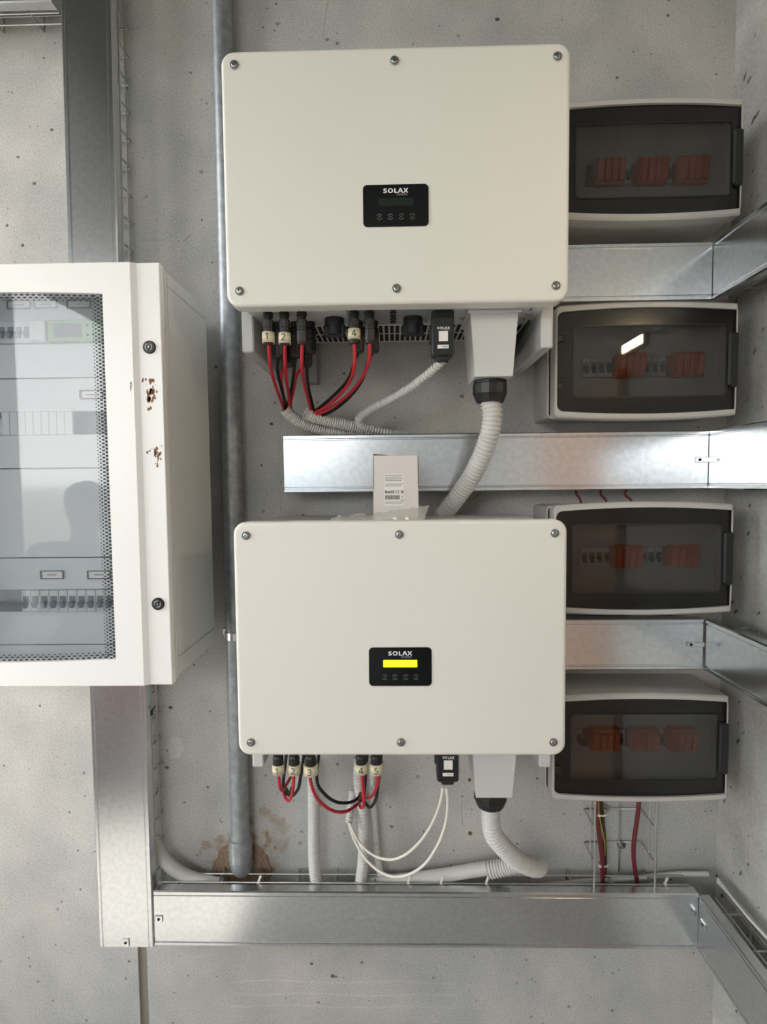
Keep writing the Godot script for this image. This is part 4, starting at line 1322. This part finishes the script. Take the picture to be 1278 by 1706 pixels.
func small_things() -> void:
	var st: SurfaceTool
	# open wire tray rising from the bottom tray to the bottom enclosure
	var t := thing("wire_ladder", "upright open wire tray below the bottom enclosure", "cable tray", at(0.575, -1.0, 0))
	for q in [[983, 1446, 0.048, 0.0022], [990, 1483, 0.078, 0.0026], [1031, 1452, 0.006, 0.0022], [1080, 1452, 0.048, 0.0022], [1091, 1483, 0.078, 0.0026]]:
		var p := P(q[0], q[1], q[2])
		st = new_st()
		tube(st, PackedVector3Array([p, Vector3(p.x, -0.752 if q[2] > 0.06 else -0.70, p.z)]), q[3], 8)
		obj("wire", st, M.wire, t, true)
	for y in [1347.0, 1402.0]:
		var a := P(990, y, 0.078)
		a.y = P(1000, y, 0.005).y
		var b := P(1091, y, 0.078)
		st = new_st()
		tube(st, PackedVector3Array([Vector3(a.x, a.y, 0.078), Vector3(a.x, a.y, 0.010), Vector3(a.x + 0.003, a.y, 0.006), Vector3(b.x - 0.003, a.y, 0.006), Vector3(b.x, a.y, 0.010), Vector3(b.x, a.y, 0.078)]), 0.0022, 6)
		obj("cross_wire", st, M.wire, t, true)
	for q in [[1009, 1348], [1036, 1409]]:
		var p := P(q[0], q[1], 0.009)
		st = new_st()
		lathe(st, [[0.0105, -0.008], [0.0105, -0.001], [0.0095, 0.0], [0.0045, 0.0], [0.0045, 0.004], [0.003, 0.006], [0.0, 0.006]], 16, Transform3D(ZUP, p))
		obj("washer_screw", st, M.screw, t, true)
	var cb := func(label: String, p: Array, r: float, m: Material):
		var o := obj("power_cable", wire_st(PP(p), r), m)
		tag(o, label, "cable")
	cb.call("dark red power cable on the left of the wire ladder", [[996, 1318, 0.03], [996, 1352, 0.032], [998, 1388, 0.034], [1003, 1425, 0.036], [1004, 1458, 0.036], [1006, 1490, 0.034]], 0.0058, M.darkred)
	cb.call("brown power cable tied beside the dark red one", [[1001, 1318, 0.022], [1003, 1352, 0.022], [1006, 1388, 0.024], [1008, 1425, 0.024], [1008, 1462, 0.024], [1012, 1490, 0.024]], 0.0050, mat(c8(70, 46, 36), 0.5))
	cb.call("yellow-green earth wire tied to the dark red cable", [[997, 1318, 0.036], [998, 1352, 0.039], [1003, 1380, 0.039], [1007, 1400, 0.036], [1008, 1425, 0.030]], 0.0018, M.yellowgreen)
	cb.call("single dark red power cable bowing across the wire ladder", [[1065, 1318, 0.03], [1064, 1345, 0.032], [1060, 1375, 0.034], [1056, 1405, 0.036], [1056, 1432, 0.036], [1060, 1460, 0.034], [1066, 1490, 0.032]], 0.0056, M.darkred)
	cb.call("thin yellow wire peeking out below the tray by the thick hose", [[760, 818, 0.05], [772, 832, 0.045], [788, 832, 0.04], [800, 822, 0.035], [804, 812, 0.03]], 0.0016, M.yellowgreen)
	for k in 3:
		cb.call(["dark red wire end entering the third enclosure beside the hinges", "dark red wire crossing above the third enclosure's middle", "dark red wire entering the third enclosure near the switches"][k], [[958 + k * 44, 812, 0.05], [961 + k * 40, 824, 0.05], [967 + k * 42, 832, 0.05], [970 + k * 42, 846, 0.05]], 0.0030, M.darkred)
	# cables inside the bottom and side trays
	cb.call("grey power cable lying in the bottom tray under the wire ladder", [[900, 1476, 0.03], [980, 1468, 0.028], [1060, 1462, 0.026], [1130, 1456, 0.024], [1180, 1456, 0.03]], 0.0062, M.hose)
	o_side_cables()
	# zip ties
	for q in [[1003, 1354, 0.036, 0.010], [1005, 1438, 0.034, 0.010]]:
		st = new_st()
		var p := P(q[0], q[1], q[2] - 0.006)
		lathe(st, [[0.0125, -0.002], [0.0135, -0.002], [0.0135, 0.002], [0.0125, 0.002]], 16, Transform3D(Basis(Vector3(0, 0, 1), 0.2), p))
		bx(st, p + Vector3(-0.015, -0.003, 0.008), p + Vector3(-0.009, 0.003, 0.014), 0.001)
		tag(obj("cable_tie", st, M.cable_white), "white cable tie round the %s of the left cables" % ("top" if q[1] < 1400 else "foot"), "cable tie")
	for q in [[431, 1461, "beside the steel pipe"], [680, 1452, "below the deeper white cable loop"], [735, 1452, "by the smooth conduit"], [810, 1469, "under the lit inverter's thick hose"], [1108, 1470, "to the right of the wire ladder"]]:
		var p := P(q[0], q[1], 0.064)
		p.y = maxf(p.y, -1.0065)
		st = new_st()
		lathe(st, [[0.0034, -0.003], [0.0046, -0.003], [0.0046, 0.003], [0.0034, 0.003]], 10, Transform3D(Basis(Vector3(0, 0, 1), PI / 2), Vector3(p.x, -1.0125, 0.064)))
		bx(st, Vector3(-0.0028, 0.0, -0.003), Vector3(0.0028, 0.016, 0.0), 0.0006, Transform3D(Basis(Vector3(0, 0, 1), -0.4), Vector3(p.x, -1.0085, 0.066)))
		tag(obj("cable_tie", st, M.cable_white), "white cable tie on the bottom tray %s" % q[2], "cable tie")
	st = new_st()
	var p := P(254, 1190, 0.064)
	for k in 2:
		lathe(st, [[0.0036, -0.003], [0.0050, -0.003], [0.0050, 0.003], [0.0036, 0.003]], 10, Transform3D(Basis(Vector3(0, 0, 1), 0.4), Vector3(-0.6165, p.y + k * 0.006, 0.064)))
	bx(st, Vector3(-0.001, 0, -0.002), Vector3(0.022, 0.003, 0.001), 0.0006, Transform3D(Basis(Vector3(0, 0, 1), 0.9), Vector3(-0.6165, p.y + 0.004, 0.066)))
	tag(obj("cable_tie", st, M.black), "black cable tie on the upright tray below the cabinet", "cable tie")

func o_side_cables() -> void:
	for k in 3:
		var st := wire_st(PackedVector3Array([Vector3(XR - 0.030, -1.008 + k * 0.004, 0.06), Vector3(XR - 0.024 - k * 0.006, -1.002 + k * 0.003, 0.18), Vector3(XR - 0.030 + k * 0.004, -1.000, 0.32), Vector3(XR - 0.026, -1.001, 0.60)]), 0.0038, 0.02)
		tag(obj("power_cable", st, M.hose), "grey cable lying along the side wall tray at the foot", "cable", "grey cables on the low side wall tray")

# ---------------------------------------------------------------- the person mirrored in the cabinet glass
# field of tapered capsules joined by a smooth minimum, meshed as surface nets; bones are [from, to, radius, radius, colour]
func flesh(st: SurfaceTool, bones: Array, cell: float, k: float) -> void:
	var lo := Vector3.ONE * 1e9
	var hi := -lo
	for b in bones:
		var m := Vector3.ONE * (maxf(b[2], b[3]) + cell * 3)
		lo = lo.min(b[0] - m).min(b[1] - m)
		hi = hi.max(b[0] + m).max(b[1] + m)
	var n := Vector3i(((hi - lo) / cell).ceil()) + Vector3i.ONE
	var sy := n.x
	var sz := n.x * n.y
	var f := PackedFloat32Array(); f.resize(n.x * n.y * n.z); f.fill(1.0)
	var own := PackedInt32Array(); own.resize(f.size())
	var best := PackedFloat32Array(); best.resize(f.size()); best.fill(9.0)
	for bi in bones.size():
		var b: Array = bones[bi]
		var A: Vector3 = b[0]
		var d: Vector3 = b[1] - b[0]
		var dd := maxf(d.length_squared(), 1e-9)
		var m := Vector3.ONE * (maxf(b[2], b[3]) + cell * 2 + k)
		var i0 := Vector3i(((A.min(b[1]) - m - lo) / cell).floor()).clamp(Vector3i.ZERO, n - Vector3i.ONE)
		var i1 := Vector3i(((A.max(b[1]) + m - lo) / cell).ceil()).clamp(Vector3i.ZERO, n - Vector3i.ONE)
		for z in range(i0.z, i1.z + 1):
			for y in range(i0.y, i1.y + 1):
				for x in range(i0.x, i1.x + 1):
					var p := lo + Vector3(x, y, z) * cell - A
					var t := clampf(p.dot(d) / dd, 0, 1)
					var v: float = (p - d * t).length() - lerpf(b[2], b[3], t)
					var i := x + y * sy + z * sz
					if v < best[i]:
						best[i] = v; own[i] = bi
					var h := maxf(k - absf(f[i] - v), 0.0) / k
					f[i] = minf(f[i], v) - h * h * k * 0.25
	var idx := {}
	var verts := PackedVector3Array()
	var cols := []
	for z in n.z - 1:
		for y in n.y - 1:
			for x in n.x - 1:
				var i := x + y * sy + z * sz
				var c := 0
				var c0 := f[i] < 0
				if c0 == (f[i + 1] < 0) and c0 == (f[i + sy] < 0) and c0 == (f[i + sz] < 0) and c0 == (f[i + 1 + sy] < 0) and c0 == (f[i + 1 + sz] < 0) and c0 == (f[i + sy + sz] < 0) and c0 == (f[i + 1 + sy + sz] < 0): continue
				var sum := Vector3.ZERO
				for e in EDGES:
					var a: Vector3i = e[0]
					var bb: Vector3i = e[1]
					var fa := f[i + a.x + a.y * sy + a.z * sz]
					var fb := f[i + bb.x + bb.y * sy + bb.z * sz]
					if (fa < 0) != (fb < 0):
						sum += Vector3(a).lerp(Vector3(bb), fa / (fa - fb)); c += 1
				idx[i] = verts.size()
				verts.append(lo + (Vector3(x, y, z) + sum / c) * cell)
				cols.append(bones[own[i]][4])
	st.set_smooth_group(0)
	for i in idx:
		for ax in 3:
			var st1: int = [1, sy, sz][ax]
			var u: int = [sy, sz, 1][ax]
			var v: int = [sz, 1, sy][ax]
			if (f[i] < 0) == (f[i + st1] < 0): continue
			if not (idx.has(i - u) and idx.has(i - v) and idx.has(i - u - v)): continue
			var q := [idx[i], idx[i - u], idx[i - u - v], idx[i - v]]
			if f[i] > 0: q.reverse()
			for t in [0, 2, 1, 0, 3, 2]:
				st.set_color(cols[q[t]]); st.add_vertex(verts[q[t]])

const EDGES := [[Vector3i(0, 0, 0), Vector3i(1, 0, 0)], [Vector3i(0, 1, 0), Vector3i(1, 1, 0)], [Vector3i(0, 0, 1), Vector3i(1, 0, 1)], [Vector3i(0, 1, 1), Vector3i(1, 1, 1)],
	[Vector3i(0, 0, 0), Vector3i(0, 1, 0)], [Vector3i(1, 0, 0), Vector3i(1, 1, 0)], [Vector3i(0, 0, 1), Vector3i(0, 1, 1)], [Vector3i(1, 0, 1), Vector3i(1, 1, 1)],
	[Vector3i(0, 0, 0), Vector3i(0, 0, 1)], [Vector3i(1, 0, 0), Vector3i(1, 0, 1)], [Vector3i(0, 1, 0), Vector3i(0, 1, 1)], [Vector3i(1, 1, 0), Vector3i(1, 1, 1)]]

func hand(st: SurfaceTool, wrist: Vector3, fwd: Vector3, palm_out: Vector3, thumb_side: float, skin: Color, curl: float) -> void:
	var side := fwd.cross(palm_out).normalized() * thumb_side
	var bones := []
	var kn := []
	for i in 4:
		var k := wrist + fwd * (0.088 - 0.006 * absf(i - 1.2)) + side * (0.030 - i * 0.020)
		bones.append([wrist + side * (0.014 - i * 0.009), k, 0.015, 0.0115, skin])
		kn.append(k)
	var lens := [0.070, 0.078, 0.072, 0.056]
	for i in 4:
		var p: Vector3 = kn[i]
		var dir := fwd
		for s in 3:
			dir = dir.rotated(fwd.cross(palm_out).normalized(), curl * (0.6 + 0.35 * s))
			var q: Vector3 = p + dir * lens[i] * [0.45, 0.31, 0.24][s]
			bones.append([p, q, 0.0098 - s * 0.0008, 0.0090 - s * 0.0008, skin])
			p = q
	var t0 := wrist + fwd * 0.022 + side * 0.022
	var t1 := t0 + (fwd * 0.6 + side * 0.75 + palm_out * 0.3).normalized() * 0.042
	var t2 := t1 + (fwd * 0.9 + side * 0.25 + palm_out * 0.35).normalized() * 0.032
	var t3 := t2 + (fwd * 0.95 + palm_out * 0.4).normalized() * 0.026
	bones.append([t0, t1, 0.0135, 0.0115, skin]); bones.append([t1, t2, 0.0112, 0.0100, skin]); bones.append([t2, t3, 0.0098, 0.0085, skin])
	flesh(st, bones, 0.004, 0.006)

# arms: left elbow, left wrist, right elbow, right wrist (from the base); head: middle of the head
func person(label: String, base: Vector3, shirt: Color, legs: Color, arms: Array, head: Vector3, hands: Array) -> void:
	var t := thing("person", label, "person", Transform3D(Basis.IDENTITY, base))
	var skin := Color(0.40, 0.24, 0.17)
	var shoe := Color(0.03, 0.03, 0.03)
	var V := func(x: float, y: float, z: float): return base + Vector3(x, y, z)
	# stands square to the cabinet, looking down at the papers; z is towards the far wall
	var b := []
	for s in [-1.0, 1.0]:
		b.append([V.call(s * 0.085, 0.84, 0.0), V.call(s * 0.10, 0.46, -0.015), 0.088, 0.060, legs])
		b.append([V.call(s * 0.10, 0.46, -0.015), V.call(s * 0.105, 0.10, 0.015), 0.058, 0.044, legs])
		b.append([V.call(s * 0.105, 0.045, 0.03), V.call(s * 0.12, 0.035, -0.15), 0.042, 0.034, shoe])
	b.append([V.call(-0.07, 0.88, 0.0), V.call(0.07, 0.88, 0.0), 0.112, 0.112, legs])
	b.append([V.call(-0.05, 1.0, 0.0), V.call(0.05, 1.0, 0.0), 0.112, 0.112, shirt])
	b.append([V.call(-0.08, 1.18, -0.01), V.call(0.08, 1.18, -0.01), 0.112, 0.112, shirt])
	b.append([V.call(-0.12, 1.29, 0.0), V.call(0.12, 1.29, 0.0), 0.078, 0.078, shirt])
	b.append([V.call(head.x * 0.3, 1.33, 0.0), V.call(head.x * 0.8, 1.43, -0.03), 0.052, 0.048, skin])
	var els: Vector3 = base + arms[0]
	var wr1: Vector3 = base + arms[1]
	b.append([V.call(-0.165, 1.30, 0.0), els, 0.062, 0.046, shirt])
	b.append([els, wr1, 0.042, 0.028, skin])
	var el2: Vector3 = base + arms[2]
	var wr2: Vector3 = base + arms[3]
	b.append([V.call(0.165, 1.30, 0.0), el2, 0.062, 0.046, shirt])
	b.append([el2, wr2, 0.042, 0.028, skin])
	var st := new_st()
	flesh(st, b, 0.014, 0.035)
	hand(st, wr1, hands[0], hands[1], 1.0, skin, -0.35)
	hand(st, wr2, hands[2], hands[3], -1.0, skin, -0.35)
	# head, tilted down
	var hc: Vector3 = base + head
	var H := []
	H.append([hc + Vector3(0, 0.022, 0.018), hc + Vector3(0, 0.012, -0.018), 0.076, 0.074, skin])
	H.append([hc + Vector3(0, -0.03, -0.035), hc + Vector3(0, -0.066, -0.050), 0.058, 0.034, skin])
	H.append([hc + Vector3(0, 0.002, -0.092), hc + Vector3(0, -0.024, -0.106), 0.009, 0.013, skin])
	H.append([hc + Vector3(-0.016, -0.053, -0.084), hc + Vector3(0.016, -0.053, -0.084), 0.008, 0.008, Color(0.36, 0.17, 0.14)])
	for s in [-1.0, 1.0]:
		H.append([hc + Vector3(s * 0.078, 0.012, 0.008), hc + Vector3(s * 0.074, -0.026, 0.002), 0.014, 0.009, skin])
		H.append([hc + Vector3(s * 0.030, 0.004, -0.078), hc + Vector3(s * 0.034, 0.004, -0.077), 0.010, 0.010, Color(0.06, 0.05, 0.05)])
	H.append([hc + Vector3(0, -0.06, 0.0), V.call(head.x * 0.64, 1.41, -0.025), 0.050, 0.049, skin])
	flesh(st, H, 0.006, 0.012)
	var m := mat(Color.WHITE, 0.75)
	m.vertex_color_use_as_albedo = true
	obj("body", st, m, t, true)
	st = new_st()
	flesh(st, [[hc + Vector3(0, 0.040, 0.022), hc + Vector3(0, 0.040, -0.014), 0.080, 0.074, shoe], [hc + Vector3(0, 0.0, 0.036), hc + Vector3(0, -0.05, 0.040), 0.072, 0.058, shoe]], 0.008, 0.02)
	obj("hair", st, mat(c8(24, 21, 20), 0.7), t, true)

func people() -> void:
	var b := Vector3(-1.45, YF, 1.76)
	person("person in grey shirt and dull red trousers holding white papers", b, Color(0.055, 0.058, 0.065), Color(0.23, 0.055, 0.07),
		[Vector3(-0.34, 1.10, -0.06), Vector3(-0.16, 0.98, -0.24), Vector3(0.23, 1.05, -0.04), Vector3(0.10, 1.0, -0.26)], Vector3(0.070, 1.525, -0.05),
		[Vector3(0.55, 0.05, -0.83).normalized(), Vector3(0.3, 0.9, 0.25).normalized(), Vector3(-0.45, 0.05, -0.89).normalized(), Vector3(-0.3, 0.9, 0.2).normalized()])
	# sheet of paper lying on the hands
	var st := new_st()
	var T := Transform3D(Basis(Vector3.UP, 0.1) * Basis(Vector3.RIGHT, 0.75), b + Vector3(-0.02, 0.995, -0.385))
	st.set_smooth_group(-1)
	for i in 8:
		for j in 10:
			var q := []
			for c in [[0, 0], [1, 0], [1, 1], [0, 1]]:
				var u: float = -0.105 + (i + c[0]) * 0.21 / 8
				var v: float = -0.148 + (j + c[1]) * 0.297 / 10
				q.append(T * Vector3(u, v, 0.35 * u * u + 0.02 * sin(v * 9)))
			quad(st, q[0], q[1], q[2], q[3])
	tag(obj("paper_sheet", st, M.paper), "white paper sheet in the person's hands", "paper")
	# the one who takes the picture, added out of view to shade the lower right
	var p := Vector3(0.16, YF, 1.93)
	person("unseen person in dark clothes holding up a telephone, added to shade the lower wall", p, Color(0.05, 0.055, 0.07), Color(0.035, 0.038, 0.05),
		[Vector3(-0.27, 1.20, -0.22), p_hand(p, -0.085), Vector3(0.22, 1.18, -0.24), p_hand(p, 0.085)], Vector3(-0.02, 1.545, -0.06),
		[Vector3(0.35, 0.45, -0.82).normalized(), Vector3(0.9, -0.1, 0.35).normalized(), Vector3(-0.35, 0.45, -0.82).normalized(), Vector3(-0.9, -0.1, 0.35).normalized()])
	var ph := thing("telephone", "black telephone held up by the person in dark clothes", "telephone", at(0, -0.02, 1.396))
	st = new_st()
	plate(st, rrect(0, 0, 0.074, 0.155, 0.010, 4), -0.004, 0.004, 0.001)
	obj("case", st, M.black, ph)
	st = new_st()
	plate(st, rrect(0, 0, 0.068, 0.149, 0.008, 4), 0.004, 0.0044)
	obj("screen", st, M.panel_gloss, ph)

func p_hand(p: Vector3, dx: float) -> Vector3:   # wrist just behind and below the telephone's edge
	return Vector3(dx, -0.075, 1.49) - p

# ---------------------------------------------------------------- scene
const GZ0 := 0.40       # gateway in the left wall that lets the daylight in
const GZ1 := 1.25
const GY1 := 2.00
const HZ0 := 2.05       # second opening of the left wall
const HZ1 := 3.25
const HY0 := -0.65
const HY1 := 1.15
const FX0 := -1.75      # gateway in the front wall
const FX1 := -0.50
const FY0 := -0.95
const FY1 := 1.10
const GY0 := -1.00

func _ready() -> void:
	cam_basis = Basis(Vector3.UP, deg_to_rad(1.18)) * Basis(Vector3.RIGHT, deg_to_rad(-3.07)) * Basis(Vector3.BACK, deg_to_rad(-0.574))
	var cam := Camera3D.new()
	cam.name = "camera"
	cam.fov = rad_to_deg(2 * atan(853.0 / F))
	cam.near = 0.02
	cam.transform = Transform3D(cam_basis, CAM)
	add_child(cam)
	cam.current = true
	var env := Environment.new()
	env.background_mode = Environment.BG_SKY
	var sky := Sky.new()
	var sm := ProceduralSkyMaterial.new()
	sm.sky_top_color = Color(0.90, 0.91, 0.92)
	sm.sky_horizon_color = Color(0.97, 0.965, 0.955)
	sm.ground_horizon_color = Color(0.72, 0.71, 0.69)
	sm.ground_bottom_color = Color(0.55, 0.54, 0.52)
	sm.sky_energy_multiplier = 1.0
	sky.sky_material = sm
	env.sky = sky
	env.background_energy_multiplier = 2.4
	env.ambient_light_source = Environment.AMBIENT_SOURCE_DISABLED
	env.reflected_light_source = Environment.REFLECTION_SOURCE_SKY
	env.tonemap_mode = Environment.TONE_MAPPER_LINEAR
	env.tonemap_exposure = 4.5
	env.sdfgi_enabled = true
	env.ssao_enabled = true
	env.ssil_enabled = true
	var we := WorldEnvironment.new()
	we.name = "world_environment"
	we.environment = env
	add_child(we)
	# sun through the opening in the left wall: it falls on the floor only
	var sun := DirectionalLight3D.new()
	sun.name = "sun"
	sun.light_color = Color(1.0, 0.98, 0.95)
	sun.light_energy = 0.8
	sun.light_angular_distance = 0.6
	sun.shadow_enabled = true
	sun.look_at_from_position(Vector3.ZERO, Vector3(0.42, -1.0, 0.06))
	add_child(sun)
	materials()
	room()
	trays()
	pipe()
	cabinet()
	inverters()
	hoses()
	enclosures()
	carton()
	small_things()
	people()
